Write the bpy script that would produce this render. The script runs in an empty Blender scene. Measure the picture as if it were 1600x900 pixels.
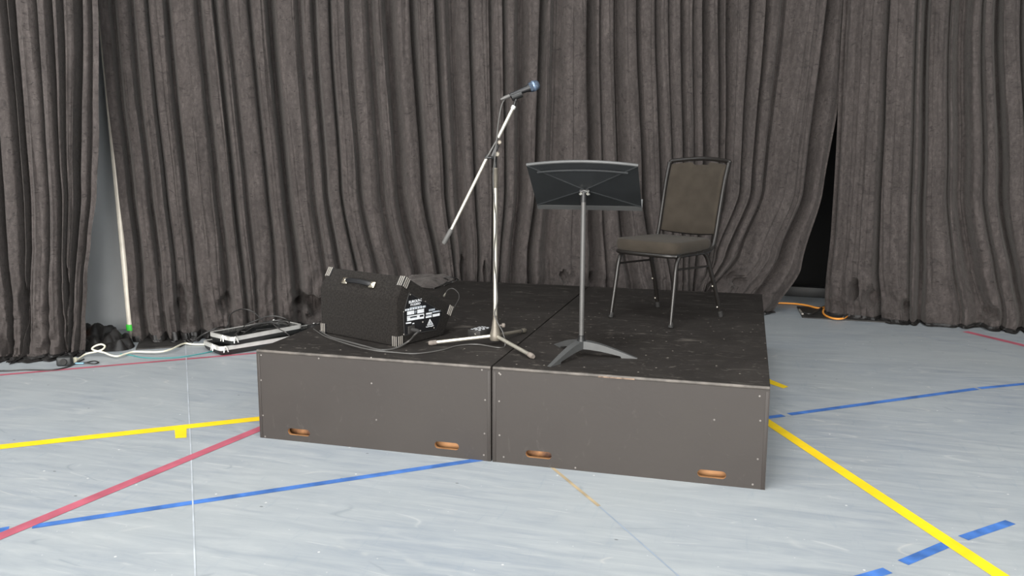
import bpy, bmesh, math, random
from mathutils import Vector, Matrix, noise
random.seed(7)
C = bpy.context.scene.collection
V = Vector
PI = math.pi

# ------------------------------------------------------------------ camera
S = 1.22
CAM = V((1.89511761, -2.93926223, 1.16449970)) * S
YAW, PITCH, ROLL, F = -0.271148398, 0.159074106, 0.002766471, 1316.54928
H = 0.373989448 * S
D = 1.99808748 * S
cy, sy = math.cos(YAW), math.sin(YAW)
f_ = V((sy * math.cos(PITCH), cy * math.cos(PITCH), -math.sin(PITCH)))
r0 = V((cy, -sy, 0)); u0 = r0.cross(f_)
r_ = math.cos(ROLL) * r0 + math.sin(ROLL) * u0
u_ = -math.sin(ROLL) * r0 + math.cos(ROLL) * u0
cam = bpy.data.cameras.new('camera'); co = bpy.data.objects.new('camera', cam); C.objects.link(co)
cam.sensor_width = 36; cam.sensor_fit = 'HORIZONTAL'; cam.lens = F / 1600 * 36
cam.clip_start = .05; cam.clip_end = 100
co.matrix_world = Matrix(((r_.x, u_.x, -f_.x, CAM.x), (r_.y, u_.y, -f_.y, CAM.y), (r_.z, u_.z, -f_.z, CAM.z), (0, 0, 0, 1)))
bpy.context.scene.camera = co

def ray(x, y):
    return (f_ * F + r_ * (x - 800) - u_ * (y - 450)).normalized()
def at(x, y, z=0.0):                       # measured photo point on a horizontal surface
    d = ray(x, y); t = (z - CAM.z) / d.z
    return CAM + d * t
def onp(x, y, p, n):                       # measured photo point on a vertical surface
    d = ray(x, y); t = (p - CAM).dot(n) / d.dot(n)
    return CAM + d * t

# ------------------------------------------------------------------ materials
def mat(name, col, rough=.6, metal=0., spec=.5, var=0., vscale=8., bump=0., bscale=40., col2=None, sheen=0., coat=0.):
    m = bpy.data.materials.new(name); m.use_nodes = True
    nt = m.node_tree; b = nt.nodes['Principled BSDF']
    b.inputs['Base Color'].default_value = (*col, 1); b.inputs['Roughness'].default_value = rough
    b.inputs['Metallic'].default_value = metal; b.inputs['Specular IOR Level'].default_value = spec
    if sheen: b.inputs['Sheen Weight'].default_value = sheen; b.inputs['Sheen Roughness'].default_value = .5
    if coat: b.inputs['Coat Weight'].default_value = coat
    tc = nt.nodes.new('ShaderNodeTexCoord')
    n = nt.nodes.new('ShaderNodeTexNoise'); n.inputs['Scale'].default_value = vscale; n.inputs['Detail'].default_value = 6
    nt.links.new(tc.outputs['Object'], n.inputs['Vector'])
    r = nt.nodes.new('ShaderNodeValToRGB'); r.color_ramp.elements[0].position = .35; r.color_ramp.elements[1].position = .65
    c2 = col2 or tuple(min(1, c * (1 + var)) for c in col); c1 = col if col2 else tuple(c * (1 - var) for c in col)
    r.color_ramp.elements[0].color = (*c1, 1); r.color_ramp.elements[1].color = (*c2, 1)
    nt.links.new(n.outputs['Fac'], r.inputs['Fac']); nt.links.new(r.outputs['Color'], b.inputs['Base Color'])
    if bump:
        n2 = nt.nodes.new('ShaderNodeTexNoise'); n2.inputs['Scale'].default_value = bscale; n2.inputs['Detail'].default_value = 4
        nt.links.new(tc.outputs['Object'], n2.inputs['Vector'])
        bp = nt.nodes.new('ShaderNodeBump'); bp.inputs['Strength'].default_value = bump; bp.inputs['Distance'].default_value = .01
        nt.links.new(n2.outputs['Fac'], bp.inputs['Height']); nt.links.new(bp.outputs['Normal'], b.inputs['Normal'])
    return m

def add(nt, t, **kw):
    n = nt.nodes.new(t)
    for k, v in kw.items():
        if k in n.inputs: n.inputs[k].default_value = v
        else: setattr(n, k, v)
    return n

def mix(nt, fac, a, b):
    m = nt.nodes.new('ShaderNodeMix'); m.data_type = 'RGBA'
    for s, v in (('Factor', fac), ('A', a), ('B', b)):
        idx = {'Factor': 0, 'A': 6, 'B': 7}[s]
        if hasattr(v, 'links'): nt.links.new(v, m.inputs[idx])
        elif isinstance(v, (int, float)): m.inputs[idx].default_value = v
        else: m.inputs[idx].default_value = (*v, 1)
    return m.outputs[2]

def ramp(nt, src, p0, p1, c0=(0, 0, 0), c1=(1, 1, 1)):
    r = nt.nodes.new('ShaderNodeValToRGB'); e = r.color_ramp.elements
    e[0].position = p0; e[1].position = p1; e[0].color = (*c0, 1); e[1].color = (*c1, 1)
    nt.links.new(src, r.inputs['Fac']); return r.outputs['Color']

def mapped(nt, scale, rot=(0, 0, 0), out='Object'):
    tc = nt.nodes.new('ShaderNodeTexCoord'); mp = nt.nodes.new('ShaderNodeMapping')
    mp.inputs['Scale'].default_value = scale; mp.inputs['Rotation'].default_value = rot
    nt.links.new(tc.outputs[out], mp.inputs['Vector']); return mp.outputs['Vector']

def noisetex(nt, vec, scale, detail=4, rough=.5, dist=0.):
    n = add(nt, 'ShaderNodeTexNoise', Scale=scale, Detail=detail, Roughness=rough, Distortion=dist)
    nt.links.new(vec, n.inputs['Vector']); return n.outputs['Fac']

def mul(nt, a, b):
    m = add(nt, 'ShaderNodeMath', operation='MULTIPLY'); nt.links.new(a, m.inputs[0]); nt.links.new(b, m.inputs[1]); return m.outputs[0]
def specks(nt, c, vec, scale, rad, keep, amount, col):
    vo = nt.nodes.new('ShaderNodeTexVoronoi'); vo.voronoi_dimensions = '2D'; vo.inputs['Scale'].default_value = scale
    nt.links.new(vec, vo.inputs['Vector'])
    k = ramp(nt, vo.outputs['Distance'], rad * .7, rad, (amount,) * 3, (0, 0, 0))
    g = ramp(nt, vo.outputs['Color'], keep, keep + .02)
    return mix(nt, mul(nt, k, g), c, col)
def scratches(nt, c, rot, stretch, scale, width, gscale, g0, amount, col):
    n = noisetex(nt, mapped(nt, (stretch, 1, 1), (0, 0, rot)), scale, .6, .5, .08)
    ma = add(nt, 'ShaderNodeMath', operation='SUBTRACT'); nt.links.new(n, ma.inputs[0]); ma.inputs[1].default_value = .5
    ab = add(nt, 'ShaderNodeMath', operation='ABSOLUTE'); nt.links.new(ma.outputs[0], ab.inputs[0])
    k = ramp(nt, ab.outputs[0], 0, width, (1, 1, 1), (0, 0, 0))
    g = ramp(nt, noisetex(nt, mapped(nt, (1, 1, 1), (0, 0, rot + 1)), gscale, 2), g0, g0 + .05, (0, 0, 0), (amount,) * 3)
    return mix(nt, mul(nt, k, g), c, col)

def make_floor_mat():
    m = bpy.data.materials.new('gym_floor'); m.use_nodes = True; nt = m.node_tree; b = nt.nodes['Principled BSDF']
    A = math.radians(38)
    big = noisetex(nt, mapped(nt, (1, 1, 1)), .8, 5, .55, .6)
    c = mix(nt, ramp(nt, big, .3, .7), (.232, .265, .306), (.308, .331, .343))
    st = noisetex(nt, mapped(nt, (1.2, 9, 1), (0, 0, -A)), 2.2, 8, .65, .8)
    c = mix(nt, ramp(nt, st, .3, .72, (0, 0, 0), (.9, .9, .9)), c, (.385, .404, .410))
    st2 = noisetex(nt, mapped(nt, (8, 1.2, 1), (0, 0, -A + .5)), 3.1, 8, .7, .4)
    c = mix(nt, ramp(nt, st2, .58, .75, (0, 0, 0), (.45, .45, .45)), c, (.225, .272, .312))
    for rot, sc, pos in ((.3, 1.1, .0022), (1.5, .9, .002), (2.3, 1.3, .002)):   # long pale scratches
        n = noisetex(nt, mapped(nt, (.22, 1, 1), (0, 0, rot)), sc, 1, .4, .15)
        ma = add(nt, 'ShaderNodeMath', operation='SUBTRACT'); nt.links.new(n, ma.inputs[0]); ma.inputs[1].default_value = .5
        ab = add(nt, 'ShaderNodeMath', operation='ABSOLUTE'); nt.links.new(ma.outputs[0], ab.inputs[0])
        k = ramp(nt, ab.outputs[0], 0, pos, (1, 1, 1), (0, 0, 0))
        gate = ramp(nt, noisetex(nt, mapped(nt, (1, 1, 1), (0, 0, rot)), 5., 3), .52, .62, (0, 0, 0), (.5, .5, .5))
        mm = add(nt, 'ShaderNodeMath', operation='MULTIPLY'); nt.links.new(k, mm.inputs[0]); nt.links.new(gate, mm.inputs[1])
        c = mix(nt, mm.outputs[0], c, (.43, .44, .435))
    for rot, st_, sc_, gs, col in ((.4, .16, 3.4, 4.2, (.50, .505, .495)), (1.25, .14, 2.9, 3.6, (.48, .49, .48)), (2.1, .18, 3.8, 4.8, (.50, .49, .46)), (2.8, .15, 2.6, 3.9, (.47, .48, .475)), (.9, .2, 3.1, 3.3, (.20, .23, .25))):
        c = scratches(nt, c, rot, st_, sc_, .0045, gs, .55, .5, col)
    vec = mapped(nt, (1, 1, 1))
    c = specks(nt, c, vec, 3.2, .017, .64, .9, (.62, .62, .60)); c = specks(nt, c, vec, 7., .022, .64, .8, (.52, .53, .52))
    c = specks(nt, c, mapped(nt, (1, 1.8, 1), (0, 0, .8)), 1.7, .015, .62, .8, (.10, .11, .11))
    nt.links.new(c, b.inputs['Base Color'])
    rr = ramp(nt, st, .3, .7, (.42, .42, .42), (.58, .58, .58)); nt.links.new(rr, b.inputs['Roughness'])
    b.inputs['Specular IOR Level'].default_value = .35
    return m

def make_velvet():
    m = bpy.data.materials.new('black_velvet'); m.use_nodes = True; nt = m.node_tree; b = nt.nodes['Principled BSDF']
    n1 = noisetex(nt, mapped(nt, (3.2, 3.2, .9)), 3, 6, .6, .8)
    c = mix(nt, ramp(nt, n1, .35, .68), (.052, .0442, .0418), (.086, .0730, .0688))
    n2 = noisetex(nt, mapped(nt, (1, 1, 1.6)), 9, 5, .65, 1.5)         # crushed pile marks
    c = mix(nt, ramp(nt, n2, .57, .67, (0, 0, 0), (.75, .75, .75)), c, (.026, .023, .022))
    n4 = noisetex(nt, mapped(nt, (1, 1, 2.8)), 17, 3, .5, 1.8)
    c = mix(nt, ramp(nt, n4, .63, .68, (0, 0, 0), (.8, .8, .8)), c, (.017, .015, .0145))
    n3 = noisetex(nt, mapped(nt, (1, 1, .5)), 48, 4, .7)
    c = mix(nt, ramp(nt, n3, .35, .7, (.55, .55, .55), (0, 0, 0)), c, (.038, .033, .031))
    c = mix(nt, ramp(nt, n3, .5, .8, (0, 0, 0), (.4, .4, .4)), c, (.115, .099, .093))
    nt.links.new(c, b.inputs['Base Color'])
    b.inputs['Roughness'].default_value = .85; b.inputs['Specular IOR Level'].default_value = .15
    b.inputs['Sheen Weight'].default_value = .12; b.inputs['Sheen Roughness'].default_value = .45
    b.inputs['Sheen Tint'].default_value = (.9, .85, .8, 1)
    bm_ = noisetex(nt, mapped(nt, (1, 1, 1.3)), 13, 6, .65, 1.2)
    bp = add(nt, 'ShaderNodeBump', Strength=.55, Distance=.014); nt.links.new(bm_, bp.inputs['Height'])
    nt.links.new(bp.outputs['Normal'], b.inputs['Normal'])
    return m

def make_paint(name, c0, c1, scuff, amount, rough=.5, spec=.4, scale=2., th=.63):
    m = bpy.data.materials.new(name); m.use_nodes = True; nt = m.node_tree; b = nt.nodes['Principled BSDF']
    n1 = noisetex(nt, mapped(nt, (1, 1, 1)), scale, 5, .6)
    c = mix(nt, ramp(nt, n1, .3, .7), c0, c1)
    n2 = noisetex(nt, mapped(nt, (5, 17, 5), (0, 0, .12)), 1.5, 7, .7, 1.4)
    c = mix(nt, ramp(nt, n2, th, th + .17, (0, 0, 0), (amount,) * 3), c, scuff)
    n3 = noisetex(nt, mapped(nt, (6, 6, 2)), 3.3, 4, .6, 1.)
    c = mix(nt, ramp(nt, n3, th + .03, th + .17, (0, 0, 0), (amount * .8,) * 3), c, scuff)
    if name == 'black_deck_paint': c = specks(nt, c, mapped(nt, (1, 1, 1)), 9., .045, .60, amount, tuple(min(1, 2.2 * k) for k in scuff))
    if name == 'black_deck_paint': c = scratches(nt, c, .5, .2, 3., .006, 4., .57, amount * .7, scuff)
    nt.links.new(c, b.inputs['Base Color']); b.inputs['Roughness'].default_value = rough
    b.inputs['Specular IOR Level'].default_value = spec
    nt.links.new(ramp(nt, n1, .3, .7, (rough - .08,) * 3, (rough + .1,) * 3), b.inputs['Roughness'])
    bp = add(nt, 'ShaderNodeBump', Strength=.08, Distance=.01); nt.links.new(n2, bp.inputs['Height'])
    nt.links.new(bp.outputs['Normal'], b.inputs['Normal'])
    return m

M = dict(
    floor=make_floor_mat(), velvet=make_velvet(),
    deck=make_paint('black_deck_paint', (.0155, .0135, .0122), (.026, .0225, .020), (.13, .115, .10), .75, .62, .2, 3., .58),
    front=make_paint('black_panel_paint', (.0335, .0278, .0246), (.042, .0360, .0318), (.11, .097, .088), .4, .55, .35),
    edge=mat('worn_edge', (.105, .092, .080), .6, var=.35, vscale=14, bump=.15),
    wood=mat('raw_plywood', (.33, .155, .06), .7, col2=(.44, .22, .09), vscale=18, bump=.1),
    darkwood=mat('stained_wood', (.07, .026, .012), .7, col2=(.40, .19, .075), vscale=16),
    screw=mat('screw_steel', (.20, .185, .17), .5, .5, var=.2),
    carpet=mat('carpet_covering', (.019, .0168, .015), .97, spec=.06, var=.35, vscale=110, bump=.6, bscale=420, sheen=.03),
    panel=mat('black_plastic', (.008, .008, .009), .45, var=.2),
    white=mat('white_print', (.72, .74, .76), .6, var=.08, vscale=60),
    greyprint=mat('grey_print', (.38, .42, .46), .6, var=.1, vscale=60),
    rib=mat('corner_grey', (.40, .37, .33), .4, .3, var=.2), 
    chrome=mat('chrome', (.80, .77, .70), .22, 1., var=.08),
    brass=mat('nickel', (.78, .70, .56), .25, 1., var=.15, vscale=60),
    gripgrey=mat('grip_grey', (.085, .082, .078), .6, var=.15), chip=mat('chipped_wood', (.17, .115, .08), .7, var=.5, vscale=60), dulltube=mat('dull_tan_tube', (.18, .16, .13), .45, .4, var=.2), whitemetal=mat('satin_nickel_tube', (.66, .62, .53), .30, .75, var=.06),
    blackmetal=mat('black_metal', (.018, .018, .018), .4, .2, var=.25),
    blackrubber=mat('black_rubber', (.020, .019, .018), .75, var=.2),
    greyrubber=mat('grey_rubber', (.17, .145, .125), .8, var=.2, vscale=40),
    cable=mat('black_cable', (.030, .029, .028), .45, var=.15),
    greycable=mat('grey_cable', (.075, .072, .068), .4, var=.1),
    music=mat('desk_black', (.0150, .0165, .0175), .45, .1, var=.12, bump=.05, bscale=200),
    musicbase=mat('cast_grey_enamel', (.080, .081, .080), .45, .2, var=.1),
    musicpole=mat('grey_tube', (.095, .092, .088), .45, .3, var=.08),
    seat=mat('brown_black_fabric', (.038, .0315, .0245), .95, spec=.08, var=.10, vscale=14, bump=.15, bscale=700, sheen=.05),
    chairmetal=mat('bronze_black_tube', (.016, .014, .0125), .3, .2, var=.1),
    micblue=mat('blue_grey_mesh', (.07, .095, .135), .4, .6, var=.4, vscale=300, bump=.5, bscale=900),
    micband=mat('pale_blue_band', (.17, .23, .33), .35, .6, var=.1),
    yellow=mat('yellow_line', (.90, .62, .012), .5, var=.10, vscale=5),
    pink=mat('pink_line', (.43, .10, .14), .55, var=.16, vscale=7),
    blue=mat('blue_line', (.055, .155, .44), .5, var=.28, vscale=11),
    tan=mat('tan_line', (.40, .31, .19), .6, var=.2, vscale=9),
    seam=mat('pale_seam', (.44, .47, .50), .5, var=.15, vscale=9),
    bluefaint=mat('faint_seam', (.27, .32, .385), .5, var=.1),
    whitepole=mat('white_pole', (.80, .74, .64), .4, .1, var=.10, vscale=9),
    green=mat('green_tape', (.06, .62, .06), .5, var=.1),
    partition=mat('grey_partition_paint', (.54, .555, .56), .7, var=.04, vscale=3), velvetshade=mat('shaded_velvet', (.016, .0148, .0142), .5, spec=.4, var=.4, vscale=14, bump=.3, bscale=22), greywall=mat('grey_wall', (.235, .245, .25), .7, var=.05, vscale=3),  # hem and heap velvet: its shade when lying flat is put into the colour
    darkwall=mat('dark_wall', (.006, .006, .006), .9, var=.1),
    ceil=mat('ceiling_white', (.55, .55, .54), .8, var=.05),
    plate=mat('black_steel_plate', (.030, .028, .026), .6, .2, var=.4, vscale=12),
    cream=mat('cream_cord', (.80, .76, .60), .5, var=.06),
    teal=mat('teal_cord', (.05, .24, .24), .5, var=.1),
    orange=mat('orange_cord', (.90, .36, .06), .5, var=.08),
    alu=mat('aluminium_trim', (.80, .79, .75), .38, .6, var=.08, vscale=12),
    caseblack=mat('case_black', (.017, .018, .018), .5, var=.3),
    casein=mat('case_lining', (.022, .021, .021), .95, var=.2),
    bluelabel=mat('blue_label', (.25, .47, .66), .6, var=.1),
    orangewood=mat('orange_brown_wood', (.34, .12, .045), .55, col2=(.48, .20, .08), vscale=30),
)

# ------------------------------------------------------------------ mesh helpers
def obj(name, bm, m, parent=None, smooth=True, label=None, mats=None):
    bmesh.ops.recalc_face_normals(bm, faces=bm.faces[:])
    me = bpy.data.meshes.new(name); bm.to_mesh(me); bm.free()
    for k in (mats or [m]): me.materials.append(k)
    if smooth:
        me.polygons.foreach_set('use_smooth', [True] * len(me.polygons))
        try: me.set_sharp_from_angle(angle=math.radians(38))
        except Exception: pass
    o = bpy.data.objects.new(name, me); C.objects.link(o)
    if parent: o.parent = parent
    if label: o['label'] = label
    return o
def tag(o, label, cat, group=None):
    o['label'] = label; o['category'] = cat
    if group: o['group'] = group
    return o
def thing(name, label, cat, loc=(0, 0, 0), rotz=0., group=None):
    o = bpy.data.objects.new(name, None); C.objects.link(o); o.location = loc; o.rotation_euler = (0, 0, rotz)
    o.empty_display_size = .1
    return tag(o, label, cat, group)
def struct(o): o['kind'] = 'structure'; return o

def box(bm, c, s, rot=None, bev=0., seg=2):
    r = bmesh.ops.create_cube(bm, size=1)
    vs = r['verts']
    for v in vs: v.co = V((v.co.x * s[0], v.co.y * s[1], v.co.z * s[2]))
    if bev:
        es = list({e for v in vs for e in v.link_edges})
        rb = bmesh.ops.bevel(bm, geom=es, offset=bev, segments=seg, affect='EDGES', profile=.5)
        vs = list({v for f in rb['faces'] for v in f.verts} | {v for v in vs if v.is_valid})
    for v in vs:
        v.co = (rot @ v.co if rot else v.co) + V(c)
    return bm
def smooth_path(pts, n=8):
    P = [V(p) for p in pts]
    if len(P) < 3: return P
    out = []
    Q = [2 * P[0] - P[1]] + P + [2 * P[-1] - P[-2]]
    for i in range(1, len(Q) - 2):
        a, b, c, d = Q[i - 1:i + 3]
        for k in range(n):
            t = k / n
            out.append(.5 * ((2 * b) + (c - a) * t + (2 * a - 5 * b + 4 * c - d) * t * t + (3 * b - a - 3 * c + d) * t ** 3))
    out.append(P[-1]); return out
def tube(bm, pts, r, seg=10, cap=True, scale2=1.):
    P = [V(p) for p in pts]; n = len(P)
    R = r if isinstance(r, (list, tuple)) else [r] * n
    T = []
    for i in range(n):
        a = P[max(0, i - 1)]; b = P[min(n - 1, i + 1)]; T.append((b - a).normalized())
    up = V((0, 0, 1)) if abs(T[0].z) < .9 else V((1, 0, 0))
    N = (up - T[0] * up.dot(T[0])).normalized(); rings = []
    for i in range(n):
        N = (N - T[i] * N.dot(T[i])).normalized(); B = T[i].cross(N)
        rings.append([bm.verts.new(P[i] + (N * math.cos(2 * PI * k / seg) * scale2 + B * math.sin(2 * PI * k / seg)) * R[i]) for k in range(seg)])
    for i in range(n - 1):
        for k in range(seg):
            bm.faces.new((rings[i][k], rings[i][(k + 1) % seg], rings[i + 1][(k + 1) % seg], rings[i + 1][k]))
    if cap:
        bm.faces.new(rings[0][::-1]); bm.faces.new(rings[-1])
    return bm
def lathe(bm, prof, M4=None, seg=24):
    rings = []
    for (r, z) in prof:
        if r < 1e-6: rings.append([bm.verts.new((0, 0, z))])
        else: rings.append([bm.verts.new((r * math.cos(2 * PI * k / seg), r * math.sin(2 * PI * k / seg), z)) for k in range(seg)])
    for a, b in zip(rings, rings[1:]):
        for k in range(seg):
            q = [a[k % len(a)], a[(k + 1) % seg % len(a)], b[(k + 1) % seg % len(b)], b[k % len(b)]]
            q2 = []
            for v in q:
                if v not in q2: q2.append(v)
            if len(q2) >= 3:
                try: bm.faces.new(q2)
                except ValueError: pass
    if len(rings[0]) > 1: bm.faces.new(rings[0][::-1])
    if len(rings[-1]) > 1: bm.faces.new(rings[-1])
    if M4:
        for rr in rings:
            for v in rr: v.co = M4 @ v.co
    return bm
def axisM(p, d):
    q = V((0, 0, 1)).rotation_difference(V(d).normalized())
    return Matrix.Translation(V(p)) @ q.to_matrix().to_4x4()
def prism(bm, poly, fn, h0, h1, mi=0):
    # poly 2-D, fn maps (a, b, h) to a point
    lo = [bm.verts.new(fn(a, b, h0)) for a, b in poly]; hi = [bm.verts.new(fn(a, b, h1)) for a, b in poly]
    n = len(poly); fs = [bm.faces.new(lo[::-1]), bm.faces.new(hi)]
    for i in range(n): fs.append(bm.faces.new((lo[i], lo[(i + 1) % n], hi[(i + 1) % n], hi[i])))
    for f in fs: f.material_index = mi
    return fs
def NB(): return bmesh.new()

def text_polys(bm, txt, size, fn, width=None, mi=0, depth=.0006):
    cu = bpy.data.curves.new('lettering', 'FONT'); cu.body = txt; cu.size = size; cu.offset = size * .022; cu.extrude = depth / 2
    to = bpy.data.objects.new('lettering', cu); C.objects.link(to)
    dg = bpy.context.evaluated_depsgraph_get(); dg.update()
    me = bpy.data.meshes.new_from_object(to.evaluated_get(dg))
    xs = [v.co.x for v in me.vertices]; x0, x1 = min(xs), max(xs); k = (width / (x1 - x0)) if width else 1
    vs = [bm.verts.new(fn((v.co.x - x0) * k, v.co.y, v.co.z + depth / 2)) for v in me.vertices]
    for p in me.polygons:
        try: fc = bm.faces.new([vs[i] for i in p.vertices]); fc.material_index = mi
        except ValueError: pass
    bpy.data.objects.remove(to); bpy.data.curves.remove(cu); bpy.data.meshes.remove(me)

# ------------------------------------------------------------------ the room
ZC = 5.6
X0, X1, Y0, Y1 = -8.5, 9.0, -10.0, 5.75
bm = NB(); box(bm, ((X0 + X1) / 2, (Y0 + Y1) / 2, -.05), (X1 - X0, Y1 - Y0, .1))
floor = struct(obj('floor', bm, M['floor'], smooth=False))
bm = NB(); box(bm, ((X0 + X1) / 2, (Y0 + Y1) / 2, ZC + .05), (X1 - X0, Y1 - Y0, .1)); struct(obj('ceiling', bm, M['ceil'], smooth=False))
bm = NB(); box(bm, (X0 - .05, (Y0 + Y1) / 2, ZC / 2), (.1, Y1 - Y0, ZC)); struct(obj('wall_left', bm, M['greywall'], smooth=False))
bm = NB(); box(bm, (X1 + .05, (Y0 + Y1) / 2, ZC / 2), (.1, Y1 - Y0, ZC)); struct(obj('wall_right', bm, M['greywall'], smooth=False))
bm = NB(); box(bm, ((X0 + X1) / 2, Y1 + .05, ZC / 2), (X1 - X0, .1, ZC)); struct(obj('wall_back', bm, M['darkwall'], smooth=False))
# wall behind the camera, with the wide daylight opening
DX0, DX1, DZ = -4.5, 6.5, 4.4
bm = NB()
box(bm, ((X0 + DX0) / 2, Y0 - .05, ZC / 2), (DX0 - X0, .1, ZC)); box(bm, ((X1 + DX1) / 2, Y0 - .05, ZC / 2), (X1 - DX1, .1, ZC))
box(bm, ((DX0 + DX1) / 2, Y0 - .05, (ZC + DZ) / 2), (DX1 - DX0, .1, ZC - DZ)); struct(obj('wall_front', bm, M['greywall'], smooth=False))
# grey partition seen through the gap in the curtains
LD = V((1, .55, 0)).normalized(); LN = V((LD.y, -LD.x, 0))           # run of the curtain line, and its face side
pA = V((-2.05, 1.75, 0)) - LN * .46
bm = NB(); box(bm, pA + V((0, 0, ZC / 2)) - LN * .05 + LD * (-1.55), (3.7, .1, ZC), Matrix.Rotation(math.atan2(LD.y, LD.x), 3, 'Z')); struct(obj('wall_partition', bm, M['partition'], smooth=False))

# ------------------------------------------------------------------ floor markings (painted on: parts of the floor)
def strip(name, pix, m, z, label, wobble=0.):
    bm = NB(); pts = [at(x, y) for x, y in pix]
    lo = [bm.verts.new((p.x, p.y, z)) for p in pts]; bm.faces.new(lo)
    o = obj(name, bm, m, floor, smooth=False, label=label); return o
def line(name, a, b, w, m, z, label, ext0=0., ext1=0.):
    A = at(*a); B = at(*b); d = (B - A).normalized(); A = A - d * ext0; B = B + d * ext1; n = V((-d.y, d.x, 0)) * w / 2
    bm = NB(); bm.faces.new([bm.verts.new(V((p.x, p.y, z))) for p in (A - n, B - n, B + n, A + n)])
    return obj(name, bm, m, floor, smooth=False, label=label)
yl = line('court_line', (0, 698.5), (403, 654.6), .074, M['yellow'], .0012, 'long yellow line on the left', 1.5, .6)
strip('court_line_tab', [(272.5, 668), (291.5, 666), (291.5, 684), (274, 685)], M['yellow'], .0013, 'yellow tab on the yellow line')
line('court_line', (0, 838.5), (403, 671.5), .058, M['pink'], .0016, 'faded red line', 1.5, .5)
line('court_line', (60, 821.5), (745, 719), .042, M['blue'], .0010, 'long blue line on the left', .02, .5)
line('court_line', (0, 828.5), (14, 826), .042, M['blue'], .0010, 'short blue stub', .8, .0)
line('court_line', (1203, 652), (1224, 649.3), .042, M['blue'], .0010, 'short blue piece', .4)
line('court_line', (1233, 647.6), (1526, 607.5), .042, M['blue'], .0010, 'blue line on the right')
line('court_line', (1530, 606.8), (1600, 600), .040, M['blue'], .0010, 'blue line end', 0, 1.5)
line('court_line', (1203, 662), (1560, 898), .060, M['yellow'], .0016, 'long yellow line on the right', .5, 1.0)
strip('court_line', [(1190, 588), (1203, 593), (1232, 604.5), (1224, 607), (1203, 600), (1190, 595)], M['yellow'], .0012, 'yellow line end')
line('court_line', (1411, 879.5), (1479.5, 850.5), .042, M['blue'], .0010, 'blue dash')
line('court_line', (1505, 841), (1579, 816), .042, M['blue'], .0010, 'blue dash')
line('court_line', (1340, 905), (1387, 891.5), .042, M['blue'], .0010, 'blue dash')
line('court_line', (1508, 518), (1600, 540), .065, M['pink'], .0010, 'faded red line', 0, 1.)
line('court_line', (0, 586), (345, 556.5), .040, M['pink'], .0010, 'faded red line', 1.5, .8)
line('court_line', (868, 735), (936, 791), .016, M['tan'], .0010, 'thin tan line', .3)
line('floor_seam', (936, 791), (1060, 900), .006, M['bluefaint'], .0008, 'thin seam', 0, .8)
line('floor_seam', (290, 540), (299, 720), .006, M['seam'], .0011, 'pale seam', .3)
line('floor_seam', (299, 720), (305, 900), .006, M['seam'], .0011, 'pale seam', 0, .8)
line('floor_seam', (1258, 485), (1600, 560), .006, M['bluefaint'], .0008, 'faint seam')

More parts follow.
